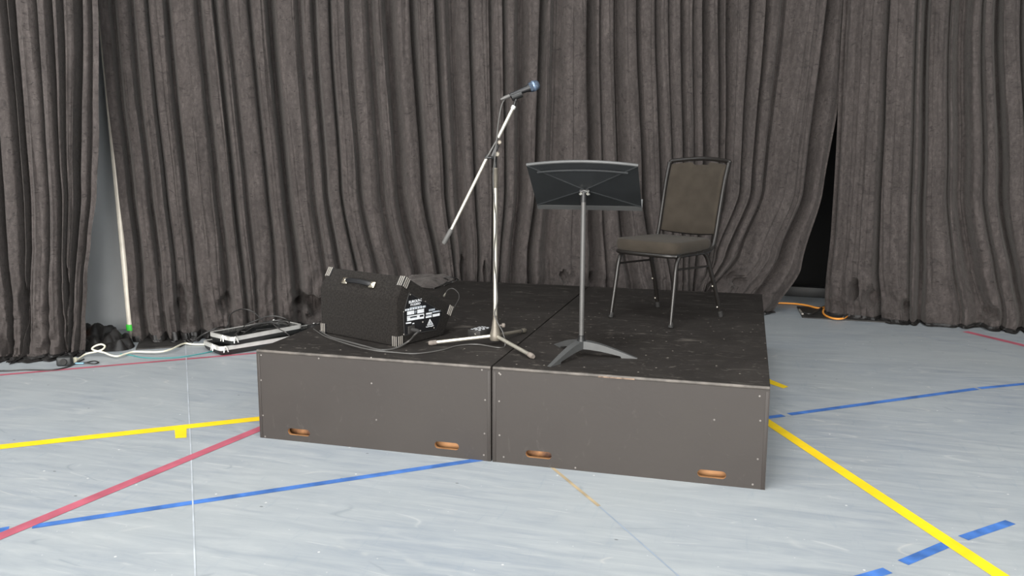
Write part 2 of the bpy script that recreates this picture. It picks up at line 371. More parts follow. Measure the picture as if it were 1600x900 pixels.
# ------------------------------------------------------------------ curtains
def curtain(name, path, ctrl, valleys, label, s_ext=(0., 0.), ztop=4.3, seed=1, puddle=(.05, .3), ds=.0055, flare=1., cavities=(), fade=None, hem=1., fade0=None):
    rnd = random.Random(seed)
    P = [V((x, y, 0)) for x, y in path]
    seg = [(b - a).length for a, b in zip(P, P[1:])]; cum = [0]
    for l in seg: cum.append(cum[-1] + l)
    def p_of(s):
        i = 0
        while i < len(seg) - 1 and s > cum[i + 1]: i += 1
        t = (s - cum[i]) / seg[i]; return P[i].lerp(P[i + 1], t)
    def n_of(s):
        a = p_of(s - .25); b = p_of(s + .25); d = (b - a).normalized(); return V((d.y, -d.x, 0))
    def s_of(x, y):
        best = None; d = ray(x, y)
        for i, (a, b) in enumerate(zip(P, P[1:])):
            e = (b - a).normalized(); n = V((e.y, -e.x, 0))
            t = (a - CAM).dot(n) / d.dot(n)
            if t <= 0: continue
            q = CAM + d * t; s = (q - a).dot(e)
            over = max(0, -s, s - seg[i])
            if best is None or over < best[0] - 1e-9: best = (over, cum[i] + s, q.z)
        return best[1], best[2]
    # control columns: s at several heights
    cols = []
    for c in ctrl:
        pts = sorted([s_of(x, y)[::-1] for x, y in c]); pts = [(z, s) for z, s in pts]
        cols.append(pts)
    def col_s(pts, z):
        if z <= pts[0][0]: return pts[0][1]
        if z >= pts[-1][0]:
            (za, sa), (zb, sb) = pts[-2], pts[-1]; return sb + (sb - sa) / (zb - za) * min(z - zb, .0)
        for (za, sa), (zb, sb) in zip(pts, pts[1:]):
            if za <= z <= zb:
                t = (z - za) / (zb - za); t = t * t * (3 - 2 * t) * .5 + t * .5; return sa + (sb - sa) * t
    ref = [pts[-1][1] for pts in cols]
    s0, s1 = ref[0] - s_ext[0], ref[-1] + s_ext[1]
    vs = [(s_of(a, 0)[0], s_of(b, 0)[0], d) for a, b, d in valleys]
    lo, hi = min([v[0] for v in vs]), max([v[1] for v in vs])
    s = lo - .09
    while s > s0: vs.append((s - rnd.uniform(.02, .05), s, rnd.uniform(.04, .11))); s -= rnd.uniform(.08, .17)
    s = hi + .09
    while s < s1: vs.append((s, s + rnd.uniform(.02, .05), rnd.uniform(.04, .11))); s += rnd.uniform(.08, .17)
    vs.sort(); vs = [((a + b) / 2, max(.006, (b - a) / 2), d, rnd.uniform(-.5, .5)) for a, b, d in vs]
    cavs = [(*s_of(x, y), rx, rz, dp) for x, y, rx, rz, dp in cavities]
    n = int((s1 - s0) / ds); zs = []
    z = ztop
    while z > .9: zs.append(z); z -= .055
    while z > .0: zs.append(z); z -= .022
    zs.append(0.0)
    NP = 14
    bm = NB(); grid = []
    def profile(s, z):
        d = 0.; nl = -9; nr = 9
        for c, w, dp, sk in vs:
            if c < s: nl = c + w * .5
            elif nr == 9: nr = c - w * .5
            q = (s - c) / (w * 1.15)
            if abs(q) < 3: d -= dp * 1.7 * math.exp(-(q * q) ** 1.6) 
        if nr > nl and nl > -9 and nr < 9:
            sp = nr - nl; t = min(1, max(0, (s - nl) / sp)); a = min(.030, .22 * sp)
            sk = noise.noise(V((nl * 13.1, seed, .5))) * .9
            d += a * (1 - abs(2 * t - 1) ** 2.6) + a * sk * (t - .5) * 1.3 + .05 * noise.noise(V((nl * 31.7, seed, 7.5)))
        return d
    for i in range(n + 1):
        s = s0 + (s1 - s0) * i / n
        # surrounding control columns
        if s <= ref[0]: k, t = 0, 0.
        elif s >= ref[-1]: k, t = len(ref) - 2, 1.
        else:
            k = max(j for j in range(len(ref) - 1) if ref[j] <= s); t = (s - ref[k]) / (ref[k + 1] - ref[k])
        pr0 = profile(s, 2.)
        colv = []
        for z in zs:
            sh = (col_s(cols[k], z) - ref[k]) * (1 - t) + (col_s(cols[k + 1], z) - ref[k + 1]) * t
            low = max(0., 1 - z / .75) * flare
            wob = noise.noise(V((s * 2.2, z * .9, seed * 3.7))) * .022 + noise.noise(V((s * 5, z * 1.6, seed * 1.3))) * .008
            ss = s + sh + wob * .5 + low * .10 * noise.noise(V((s * 3.3, z * 1.2, seed + 9.)))
            d = pr0 * (1 - .35 * low)
            d += .013 * (1 - abs(noise.noise(V((s * 11, z * .22, seed + 21.)))) * 2.2) ** 5 - .010 * (1 - abs(noise.noise(V((s * 13, z * .25, seed + 31.)))) * 2.4) ** 7
            for cs, cz, rx, rz, dp in cavs:
                wn = noise.noise(V((s * 9, z * 7, seed + 41.))) * .9 + noise.noise(V((s * 24, z * 18, seed + 43.))) * .5
                q = abs((ss - cs) / rx) ** 1.4 + abs((z - cz + .25 * (ss - cs)) / rz) ** 1.4 + wn
                d -= dp * (1 / (1 + math.exp(min(40, max(-40, (q - .8) * 7)))))
            d += .010 * noise.noise(V((s * 7, z * 1.7, seed))) + .007 * noise.noise(V((s * 16, z * 5, seed + 2.)))
            d += low * (.085 * noise.noise(V((s * 6.5, z * 2.2, seed + 5.))) + .045 * noise.noise(V((s * 15, z * 7, seed + 7.))) + .04)
            d += low * (.022 * noise.noise(V((s * 26, z * 20, seed + 51.))) + .012 * (1 - abs(noise.noise(V((s * 17, z * 14, seed + 53.)))) * 3))
            d += low ** 2 * .05 * abs(noise.noise(V((s * 9, z * 9, seed + 8.))))
            d *= min(1, max(0, (s - s0) / .07), 1) * min(1, max(0, (s1 - s) / .07))
            p = p_of(ss) + n_of(ss) * d; p.z = z; colv.append((p, ss, d))
        vcol = [bm.verts.new(p) for p, _, _ in colv]
        p, ss, d = colv[-1]; nn = n_of(ss)
        pd = puddle[0] + (puddle[1] - puddle[0]) * min(1, max(0, .5 + .9 * noise.noise(V((s * 1.7, seed, 3.)))))
        if fade: pd *= 1 - min(1, max(0, (s - (s1 - fade)) / fade))
        if fade0: pd *= min(1, max(0, (s - s0) / fade0))
        pd = max(pd, .004)
        ee = LDIR = V((-nn.y, nn.x, 0))
        for kk in range(1, NP + 1):
            t2 = kk / NP
            zz = hem * (.05 + .06 * noise.noise(V((s * 3, t2 * 2.5, seed + 11.))) + .03 * noise.noise(V((s * 8, t2 * 6, seed + 12.)))) * (1 - t2 ** 3)
            zz = max(.004, zz if kk > 1 else zz * .6)
            sid = .06 * noise.noise(V((s * 3, t2 * 3, seed + 13.))) * t2
            q = p + nn * (pd * t2) + ee * sid; q.z = zz; vcol.append(bm.verts.new(q))
        vcol[len(zs) - 1].co.z = .03
        grid.append(vcol)
    for a, b in zip(grid, grid[1:]):
        for j in range(len(a) - 1): bm.faces.new((a[j], b[j], b[j + 1], a[j + 1]))
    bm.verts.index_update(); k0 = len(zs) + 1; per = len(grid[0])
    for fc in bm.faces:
        if min(v.index % per for v in fc.verts) >= k0: fc.material_index = 1  # hem on the floor gets the velvet copy with painted-in shade
    o = obj(name, bm, None, mats=[M['velvet'], M['velvetshade']])
    return tag(o, label, 'curtain'), p_of, n_of, s_of

PA = [(-5.2, -.45), (-2.35, 1.12), (-1.7, 1.48)]
vA = [(2, 9, .05), (13, 21, .09), (52, 55, .03), (72, 79, .07), (89, 96, .05), (116, 125, .11), (138, 143, .05)]
cA = [[(0, 0), (26, 300), (40, 540)], [(75, 0), (95, 300), (95, 540)], [(120, 0), (119, 300), (104, 520)], [(153, 0), (155, 200), (151, 300), (141, 375), (133, 440), (127, 500)]]
curtain('stage_curtain', PA, cA, vA, 'black velvet curtain at the far left, left of the white pole and grey gap', (2.6, 0), seed=3, puddle=(.04, .14), hem=.5, cavities=[(40, 480, .03, .2, .08), (105, 450, .02, .15, .08)])
PB = [(-2.3, 1.50), (-1.69, 1.96), (-1.2, 2.33), (.2, 3.10), (1.5, 3.72), (3.4, 4.62)]
vB = [(200, 208, .06), (226, 231, .05), (257, 265, .09), (306, 316, .07), (333, 339, .11), (352, 359, .05), (386, 392, .07),
      (415, 427, .13), (462, 470, .05), (485, 493, .09), (512, 516, .11), (539, 546, .05), (572, 582, .06), (600, 616, .09), (642, 650, .12),
      (679, 685, .12), (697, 714, .05), (733, 738, .09), (764, 769, .06), (786, 791, .09), (808, 825, .07), (845, 853, .11), (864, 882, .06),
      (919, 930, .10), (938, 941, .04), (960, 970, .08), (994, 1000, .11), (1025, 1030, .07), (1044, 1047, .05), (1062, 1068, .07), (1083, 1086, .06),
      (1098, 1106, .13), (1124, 1130, .11), (1137, 1147, .06), (1173, 1180, .09), (1197, 1205, .10), (1226, 1248, .06), (1294, 1305, .11)]
cB = [[(152, 0), (165, 150), (184, 300), (195, 385), (201, 440), (214, 525)], [(420, 0), (448, 300), (462, 430)], [(513, 0), (533, 300), (558, 440)], [(646, 0), (666, 300), (690, 440)],
      [(735, 0), (743, 300), (752, 440)], [(788, 0), (790, 300), (776, 445)], [(850, 0), (840, 300), (822, 445)], [(925, 0), (928, 300), (930, 445)],
      [(997, 0), (1006, 300), (1026, 440)], [(1102, 0), (1100, 300), (1080, 445)], [(1127, 0), (1125, 300), (1100, 450)], [(1176, 0), (1158, 300), (1118, 400), (1085, 460)],
      [(1240, 0), (1205, 300), (1165, 400), (1110, 470)], [(1300, 0), (1264, 300), (1225, 400), (1165, 485)], [(1322, 0), (1312, 150), (1286, 300), (1250, 420), (1205, 490)]]
curtain('stage_curtain', PB, cB, vB, 'wide black velvet curtain hanging behind the whole stage platform', seed=5, puddle=(.05, .34), fade=1.4, fade0=.9, cavities=[(487, 480, .15, .10, .26), (285, 480, .05, .16, .12), (355, 470, .07, .10, .10), (722, 420, .025, .12, .10), (757, 425, .02, .10, .10), (880, 432, .03, .05, .10), (925, 434, .04, .05, .10), (1150, 440, .06, .07, .12)])
PC = [(2.6, 4.75), (3.0, 4.42), (3.35, 4.20), (3.97, 4.08), (4.5, 3.98), (7.2, 3.4)]
vC = [(1322, 1326, .04), (1383, 1388, .10), (1431, 1435, .06), (1444, 1452, .12), (1484, 1488, .05), (1497, 1516, .10), (1535, 1540, .06), (1556, 1566, .13), (1596, 1601, .07)]
cC = [[(1318, 0), (1303, 300), (1296, 400), (1290, 490)], [(1385, 0), (1372, 300), (1368, 420), (1372, 500)], [(1448, 0), (1441, 300), (1437, 480)], [(1506, 0), (1500, 300), (1512, 420), (1530, 500)],
      [(1562, 0), (1566, 300), (1585, 440), (1600, 510)], [(1600, 0), (1606, 300), (1630, 500)]]
curtain('stage_curtain', PC, cC, vC, 'black velvet curtain at the far right, right of the dark opening', (0, 2.2), seed=8, puddle=(.05, .16), flare=.8, hem=.45, fade0=.55, cavities=[(1338, 450, .04, .10, .16), (1362, 465, .05, .10, .16), (1415, 480, .04, .07, .12), (1545, 490, .06, .08, .12)])

# ------------------------------------------------------------------ stage platforms
PF = V((0, 0, 0)); NF = V((0, -1, 0))
def slot_poly(cx, cz, L, h, n=8):
    r = h / 2; a = L / 2 - r; pts = []
    for k in range(n + 1): t = -PI / 2 + PI * k / n; pts.append((cx + a + r * math.cos(t), cz + r * math.sin(t)))
    for k in range(n + 1): t = PI / 2 + PI * k / n; pts.append((cx - a + r * math.cos(t), cz + r * math.sin(t)))
    return pts
def platform(x0, x1, label, slots, screws, chip=None, rot=0.):
    W = x1 - x0; t = thing('stage_platform', label, 'stage platform', (x0, 0, 0), 0)
    T = .018
    bm = NB(); box(bm, (W / 2, D / 2 + .003, H - .006), (W, D - .006, .012), None, .002)
    obj('deck', bm, M['deck'], t)
    bm = NB()
    for yy in (.25, .5, .75): pass
    # front panel with two cut hand holes
    outer = [(.0, .0), (W, .0), (W, H - .0145), (.0, H - .0145)]
    loops = [outer] + [slot_poly(cx - x0, cz, .122, .034) for cx, cz in slots]
    edges = []
    for lp in loops:
        vs = [bm.verts.new((a, .0, b)) for a, b in lp]
        edges += [bm.edges.new((vs[i], vs[(i + 1) % len(vs)])) for i in range(len(vs))]
    g = bmesh.ops.triangle_fill(bm, use_beauty=True, use_dissolve=False, edges=edges)
    fs = [f for f in bm.faces]
    ex = bmesh.ops.extrude_face_region(bm, geom=fs)
    for v in [e for e in ex['geom'] if isinstance(e, bmesh.types.BMVert)]: v.co.y += T
    bm.faces.ensure_lookup_table(); bm.normal_update()
    for f in bm.faces:
        c = f.calc_center_median()
        if abs(f.normal.y) < .5 and any(abs(c.x + x0 - cx) < .08 and abs(c.z - cz) < .03 for cx, cz in slots): f.material_index = 1
    obj('front_panel', bm, None, t, smooth=False, mats=[M['front'], M['wood']])
    for i, (cx, cz) in enumerate(slots):
        bm = NB(); box(bm, (cx - x0, T + .052, cz - .0465), (.2, .018, .09), None, .002)
        obj('handhole_backing', bm, M['darkwood'] if i == 0 else M['wood'], t, label='raw wood showing inside the hand hole')
    bm = NB(); box(bm, (T / 2, D / 2 + .01, (H - .0145) / 2), (T, D - .03, H - .0145)); obj('side_panel', bm, M['front'], t)
    bm = NB(); box(bm, (W - T / 2, D / 2 + .01, (H - .0145) / 2), (T, D - .03, H - .0145)); obj('side_panel', bm, M['front'], t)
    bm = NB(); box(bm, (W / 2, D - T / 2, (H - .0145) / 2), (W - 2 * T, T, H - .0145)); obj('back_panel', bm, M['front'], t)
    bm = NB(); box(bm, (W / 2, .0035, H - .0075), (W, .013, .0135), None, .005, 3)
    obj('edge_strip', bm, M['edge'], t, label='pale worn front edge')
    # corner batten line
    for xx in (.010, W - .010):
        bm = NB(); box(bm, (xx, -.0006, (H - .02) / 2), (.014, .003, H - .024), None, .001); obj('corner_batten', bm, M['front'], t)
    for (px, py) in screws:
        p = onp(px, py, PF, NF)
        if not (x0 + .003 < p.x < x1 - .003): continue
        bm = NB(); lathe(bm, [(.0042, 0), (.0042, .0012), (.0015, .0018), (0, .0012)], axisM((p.x - x0, .0, p.z), (0, -1, 0)), 10)
        obj('screw', bm, M['screw'], t)
    if chip:
        bm = NB(); a = onp(*chip[0], PF, NF); b = onp(*chip[1], PF, NF)
        box(bm, ((a.x + b.x) / 2 - x0, -.0035, H - .0105), (b.x - a.x, .003, .006), None, .0012)
        obj('bare_wood_chip', bm, M['chip'], t, label='chipped edge showing bare wood')
    return t
def fp(x, y): p = onp(x, y, PF, NF); return (p.x, p.z)
G = 1.2185
platform(0, G - .0035, 'left black wooden stage platform carrying the wedge speaker', [fp(467, 675.5), fp(698, 696.5)],
         [(408, 555), (408, 594), (411, 649), (414.5, 682), (753, 578), (758, 625), (757, 677.5), (756, 711), (498, 560), (580, 559), (580.5, 599), (588, 656)])
platform(G + .0045, 2 * S, 'right black wooden stage platform carrying the chair', [fp(841.5, 710.5), fp(1112, 741)],
         [(780, 583), (782, 585), (780, 627), (780.5, 680), (787, 714), (1187, 619), (1188, 657.5), (1184, 717.5), (1176, 757), (1116, 656), (899, 731)],
         chip=((935, 588), (992, 592)))

# heap of curtain hem on the back left corner of the platform
# ------------------------------------------------------------------ wedge monitor
TH = -.373; MO = V((.655, .235, H + .002)); ML = .574
prof = [(0, 0), (0, .244), (.069, .348), (.426, .142), (.349, 0)]
mon = thing('wedge_speaker', 'black carpeted wedge speaker on the left platform', 'speaker', MO, TH)
Ra = V((math.cos(TH), math.sin(TH), 0)); Rb = V((-math.sin(TH), math.cos(TH), 0))
bm = NB(); fs = prism(bm, prof, lambda a, b, h: V((h, a, b)), -ML, 0)
bmesh.ops.bevel(bm, geom=bm.edges[:], offset=.007, segments=3, affect='EDGES', profile=.5)
obj('cabinet', bm, M['carpet'], mon)
# grille on the sloped face (away from the camera)
d1 = V((0, .426 - .069, .142 - .348)); n1 = V((0, -d1.z, d1.y)).normalized(); dd = d1.normalized(); mid = V((-ML / 2, (.069 + .426) / 2, (.348 + .142) / 2))
rot = Matrix((V((1, 0, 0)), dd, n1)).transposed()
bm = NB(); box(bm, mid + n1 * .004, (ML - .08, d1.length - .07, .008), rot, .003); obj('grille', bm, M['blackmetal'], mon)
# corner protectors
def protector(end, p, d, facen):
    # p corner on the profile, d direction along the edge, facen outward normal of the adjoining face
    bm = NB(); p = V((0 if end else -ML, p[0], p[1])); d = V((0, d[0], d[1])).normalized(); fn = V((0, facen[0], facen[1])).normalized()
    sx = 1 if end else -1; X = V((sx, 0, 0)); L = .052; w = .040
    inn = -fn
    def slab(o, a, al, b, bl, nrm, th, mi):
        pts = [o, o + a * al, o + a * al + b * bl, o + b * bl]
        lo = [bm.verts.new(q) for q in pts]; hi = [bm.verts.new(q + nrm * th) for q in pts]
        for f in ((lo[::-1]), hi, *[(lo[i], lo[(i + 1) % 4], hi[(i + 1) % 4], hi[i]) for i in range(4)]):
            ff = bm.faces.new(f); ff.material_index = mi
    slab(p + fn * 0, -X, w, d, L, fn, .0025, 0); slab(p, inn, w, d, L, X, .0025, 0)
    for k in range(3):
        q = .003 + k * .0125
        slab(p - X * q + fn * .0025, -X, .0038, d, L, fn, .003, 1); slab(p + inn * q + X * .0025, inn, .0038, d, L, X, .003, 1)
    return bm
cdir = (-.069, -.104); cn = (-.104, .069)
for end in (True, False):
    for (p, d, fn) in (((0, .0), (0, 1), (-1, 0)), ((.069, .348), cdir, cn), ((.426, .142), (-.077, -.142), (.142, -.077))):
        obj('corner_protector', protector(end, p, d, fn), None, mon, mats=[M['panel'], M['rib']], label='ribbed grey corner protector')
# handle on the chamfer
ch = V((0, .069, .104)); cl = ch.normalized(); cnn = V((0, -.104, .069)).normalized(); cm = V((0, .0345, .296))
def chamfer(x, y):
    n = (Rb * cnn.y + V((0, 0, cnn.z))); p = MO + Rb * cm.y + V((0, 0, cm.z)); q = onp(x, y, p, n) - MO
    return V((q.dot(Ra), q.dot(Rb), q.z))
h0 = chamfer(541, 439.5); h1 = chamfer(583, 446)
han = None
bm = NB(); xs = [h0 + (h1 - h0) * t + cnn * (.004 + .022 * math.sin(PI * t) ** .6) for t in [i / 12 for i in range(13)]]
tube(bm, xs, .0065, 8, True, 2.); han = obj('handle', bm, M['panel'], mon)
Rch = Matrix((V((1, 0, 0)), cl, cnn)).transposed()
for p in (h0, h1):
    bm = NB(); box(bm, p + cnn * .007, (.042, .036, .013), Rch, .005, 3); lathe(bm, [(.006, 0), (.006, .003), (0, .004)], axisM(p + cnn * .0135, cnn), 12)
    obj('handle_end_cap', bm, M['brass'], han, label='bright metal handle end')
# connector panel on the side
def side(x, y):
    q = onp(x, y, MO, Ra) - MO; return (q.dot(Rb), q.z)
def sfn(off): return lambda a, b, h: V((off + h, a, b))
pp = [side(*q) for q in ((638.5, 457.5), (690, 487), (680.5, 515), (631, 524), (629.5, 490))]
bm = NB(); prism(bm, pp, lambda a, b, h: V((h, a, b)), -.002, .003); pan = obj('connector_panel', bm, M['panel'], mon, smooth=False)
bm = NB(); rim = pp + [pp[0]]; tube(bm, [V((.004, a, b)) for a, b in rim], .0022, 6); obj('panel_rim', bm, M['blackrubber'], pan)
bm = NB()
def sq(pix, mi=0, off=.0036):
    prism(bm, [side(*q) for q in pix], lambda a, b, h: V((off + h, a, b)), 0, .0004, mi)
K = 1 / 8.57
def cp(x, y): return (590 + x * K, 440 + y * K)
def bar(x0, y0, x1, y1, h, mi=0, off=.0036): sq([cp(x0, y0 + h / 2), cp(x1, y1 + h / 2), cp(x1, y1 - h / 2), cp(x0, y0 - h / 2)], mi, off)
def stext(txt, x0, y0, x1, y1, hp, mi=0, off=.0036):
    a = V(side(*cp(x0, y0))); b = V(side(*cp(x1, y1))); up = V(side(*cp(x0, y0 - hp))) - a
    e = (b - a); w = e.length; e = e / w; up2 = up / (up.length or 1)
    text_polys(bm, txt, up.length * 1.38, lambda px, py, pz: (lambda q: V((off + pz, q.x, q.y)))(a + e * px + up2 * py), w, mi)
stext('EUROLIVE', 413, 292, 583, 257, 34); stext('F1220D', 436, 326, 566, 300, 28)
for i in range(9): x = 425 + i * 18; bar(x, 352 - (x - 425) * .17, x + 13, 350 - (x - 425) * .17, 15, 1)
for i in range(16): x = 362 + i * 17.3; bar(x, 382 - (x - 362) * .19, x + 14, 379 - (x - 362) * .19, 26, i % 2)
bar(388, 425, 482, 408, 48); bar(524, 402, 614, 385, 50); bar(492, 408, 512, 404, 34, 1)
bar(388, 470, 614, 432, 14); bar(388, 515, 614, 478, 26); bar(388, 492, 430, 486, 22); bar(520, 470, 556, 463, 22); bar(608, 455, 616, 453, 30)
bar(436, 490, 514, 476, 8, 1); bar(372, 558, 442, 547, 18); bar(458, 562, 484, 557, 14)
stext('A', 494, 422, 510, 419, 26, 2, .0042)
for i in range(4): x = 680 + i * 21; bar(x, 384 - (x - 680) * .2, x + 16, 381 - (x - 680) * .2, 26, 1)
bar(728, 408, 838, 388, 18, 1); bar(730, 455, 824, 437, 34); bar(642, 432, 720, 418, 20); bar(638, 478, 716, 462, 22)
bar(645, 455, 720, 441, 8, 1)
tri = [cp(655, 588), cp(738, 572), cp(692, 498)]; tin = [cp(668, 578), cp(724, 567), cp(692, 517)]
for i in range(3): sq([tri[i], tri[(i + 1) % 3], tin[(i + 1) % 3], tin[i]])
sq([cp(680, 572), cp(688, 570), cp(700, 535), cp(690, 530)]); sq([cp(694, 571), cp(716, 566), cp(708, 548), cp(697, 556)], 1)
stext('behringer', 642, 614, 746, 592, 17)
obj('printed_lettering', bm, None, pan, smooth=False, mats=[M['white'], M['greyprint'], M['panel']], label='white printed lettering and boxes')
for q in ((432, 172), (632, 268), (345, 405), (345, 706), (600, 540), (568, 658), (750, 618)):
    a, b = side(*cp(*q)); bm = NB(); lathe(bm, [(.004, 0), (.004, .001), (.002, .002), (0, .002)], axisM((.003, a, b), (1, 0, 0)), 10); obj('screw', bm, M['rib'], pan)
a, b = side(*cp(440, 640)); bm = NB(); box(bm, (.006, a, b), (.010, .046, .040), None, .003); obj('jack_socket', bm, M['plate'], pan)

# ------------------------------------------------------------------ cables on the platform
def cord(name, pts, r, m, label, cat='cable', n=8, seg=8):
    bm = NB(); tube(bm, smooth_path(pts, n), r, seg); o = obj(name, bm, m); tag(o, label, cat); return o
def fl(x, y, z=0.): return at(x, y, z)
pj = MO + Ra * .012 + Rb * a + V((0, 0, b))
sp = [pj + Ra * .0, pj + Ra * .05, at(649, 522, H + .09), at(640, 532, H + .03), at(620, 543.5, H + .006), at(596, 547, H + .005), at(572, 541.5, H + .005), at(540, 533, H + .005), at(515, 526, H + .005), at(500, 517, H + .006)]
spk = cord('speaker_cable', sp, .0048, M['greycable'], 'grey cable plugged into the side of the wedge speaker and running under it')
bm = NB(); tube(bm, [pj + Ra * .0, pj + Ra * .032, pj + Ra * .048], [.0105, .0095, .006], 12); obj('plug', bm, M['blackrubber'], spk)

# ------------------------------------------------------------------ microphone stand
MB = at(774, 538.5, H); MB.z = H
st = thing('microphone_stand', 'pale metal tripod microphone stand with boom arm in front of wedge', 'microphone stand', MB, 0)
nv = V((MB.x - CAM.x, MB.y - CAM.y, 0)).normalized(); rv = V((nv.y, -nv.x, 0))
def st_pt(x, y, off=0.): return onp(x, y, MB - nv * off, nv) - MB
ztop = st_pt(774, 262).z; zmid = st_pt(774, 292).z
tip = st_pt(774.5, 250)
hz = .055
bm = NB(); tube(bm, [(0, 0, .05), (0, 0, zmid)], .0105, 16); obj('lower_tube', bm, M['whitemetal'], st)
bm = NB(); tube(bm, [(0, 0, zmid - .005), (0, 0, zmid + .002), (0, 0, ztop - .012), (0, 0, ztop - .01), (0, 0, ztop)], [.0115, .0128, .0128, .0140, .0140], 16); obj('height_clutch', bm, M['dulltube'], st)
bm = NB(); tube(bm, [(0, 0, ztop), (0, 0, ztop + .05)], .008, 12); obj('upper_tube', bm, M['blackmetal'], st)
# base boss, a tapering fin casting
bm = NB(); lathe(bm, [(.0, .022), (.026, .024), (.030, .034), (.028, .055), (.020, .085), (.0125, .135), (.0115, .150), (.0115, .152)], None, 20)
for v in bm.verts: v.co.y *= 1.0
obj('base_boss', bm, M['dulltube'], st)
bm = NB(); lathe(bm, [(.004, 0), (.004, .02), (.011, .021), (.012, .034), (.008, .038), (0, .038)], axisM(rv * .012 + V((0, 0, .10)), rv), 14); obj('base_knob', bm, M['greyrubber'], st)
for i, (q, lm, fm) in enumerate((((672, 540), 'whitemetal', 'greyrubber'), ((832, 561), 'whitemetal', 'greyrubber'), ((820, 520), 'dulltube', 'dulltube'))):
    ft = at(*q, H) - MB; ft.z = .0135; d = V((ft.x, ft.y, 0)).normalized(); a0 = d * .022 + V((0, 0, .045))
    bm = NB(); tube(bm, [a0, a0 + (ft - a0) * .92], .0095, 12); lg = obj('leg', bm, M[lm], st)
    dr = (ft - a0).normalized()
    bm = NB(); tube(bm, [ft - dr * .035, ft - dr * .030, ft - dr * .004, ft + dr * .008], [.0105, .0125, .0133, .010], 12); obj('rubber_foot', bm, M[fm], lg)
    if i == 2:
        bm = NB(); tube(bm, [ft - dr * .052, ft - dr * .044], .0115, 12); obj('foot_ring', bm, M['blackrubber'], lg)
# boom
bl = st_pt(693, 381, .03); bg = st_pt(705, 359, .03); b1 = st_pt(761, 246, .03); b2 = st_pt(778.5, 215, .03); bt = st_pt(803, 166, .03)
bm = NB(); tube(bm, [bg, b1], .0082, 14); tube(bm, [b2, bt], .0085, 14); boom = obj('boom_arm', bm, M['whitemetal'], st)
bm = NB(); tube(bm, [b1 + (b1 - b2) * .1, b2 + (b2 - b1) * .1], .0045, 10); obj('boom_rod', bm, M['musicpole'], boom)
bm = NB(); e = (bl - bg).normalized(); tube(bm, [bg - e * .004, bg + e * .004, bl - e * .006, bl], [.0095, .0118, .0122, .009], 14); obj('counterweight_grip', bm, M['gripgrey'], boom)
bm = NB(); e = (b1 - b2).normalized(); tube(bm, [b1 - e * .012, b1 + e * .006], .0115, 14); obj('boom_ring', bm, M['blackmetal'], boom)
bm = NB(); e = (bt - b2).normalized(); tube(bm, [bt - e * .014, bt + e * .002], .0112, 14); obj('boom_end_collar', bm, M['alu'], boom)
# clamp between pole and boom
bm = NB(); cpt = st_pt(773, 237, .014)
box(bm, cpt, (.022, .034, .075), Matrix.Rotation(math.atan2(rv.y, rv.x), 3, 'Z') @ Matrix.Rotation(math.radians(22), 3, 'Y'), .006); tube(bm, [V((0, 0, ztop + .03)), cpt], .010, 10)
cl_ = obj('swivel_clamp', bm, M['blackmetal'], st)
for q, rr in (((780.5, 222.5), .0105), ((777, 241), .0125)):
    c = st_pt(*q, .034); bm = NB(); lathe(bm, [(.004, 0), (.004, .012), (rr, .013), (rr * 1.05, .024), (rr * .7, .028), (0, .028)], axisM(c + nv * .022, -nv), 14)
    obj('clamp_knob', bm, M['dulltube'], cl_)
bm = NB(); c = st_pt(764, 246.5, .036); lathe(bm, [(.006, -.02), (.006, .012), (.009, .014), (0, .016)], axisM(c, rv), 10); obj('clamp_bolt', bm, M['blackmetal'], cl_)
# clip
mh0 = st_pt(803, 148, .03); mh1 = st_pt(838, 133.5, .03); md = (mh1 - mh0).normalized()
md = (md + nv * .12).normalized()
bm = NB(); tube(bm, [bt, st_pt(805.5, 156, .03)], [.0075, .006], 10); q = st_pt(806, 149, .03); tube(bm, [q - md * .022 - V((0, 0, .004)), q + md * .030 - V((0, 0, .004))], .0165, 14, True)
box(bm, st_pt(806, 155, .03), (.012, .018, .02), None, .003); obj('microphone_clip', bm, M['blackmetal'], st)
# ------------------------------------------------------------------ microphone
m0 = MB + st_pt(797, 149.5, .03)
mic = thing('microphone', 'black handheld microphone with blue grey grille clipped on the boom stand', 'microphone', m0, 0)
A = axisM((0, 0, 0), md)
bm = NB(); lathe(bm, [(.0105, .0), (.0115, .004), (.0125, .05), (.0155, .085), (.0205, .100), (.0205, .104)], A, 24); obj('handle', bm, M['panel'], mic)
bm = NB(); lathe(bm, [(.021, .102), (.0242, .108), (.0250, .116), (.0250, .121)], A, 24); gr = obj('grille', bm, M['micblue'], mic)
bm = NB(); lathe(bm, [(.0256, .119), (.0264, .121), (.0264, .127), (.0256, .129)], A, 24); obj('grille_band', bm, M['micband'], gr)
bm = NB(); lathe(bm, [(.0250, .128), (.0242, .138), (.020, .147), (.012, .1525), (0, .154)], A, 24); obj('grille_top', bm, M['micblue'], gr)
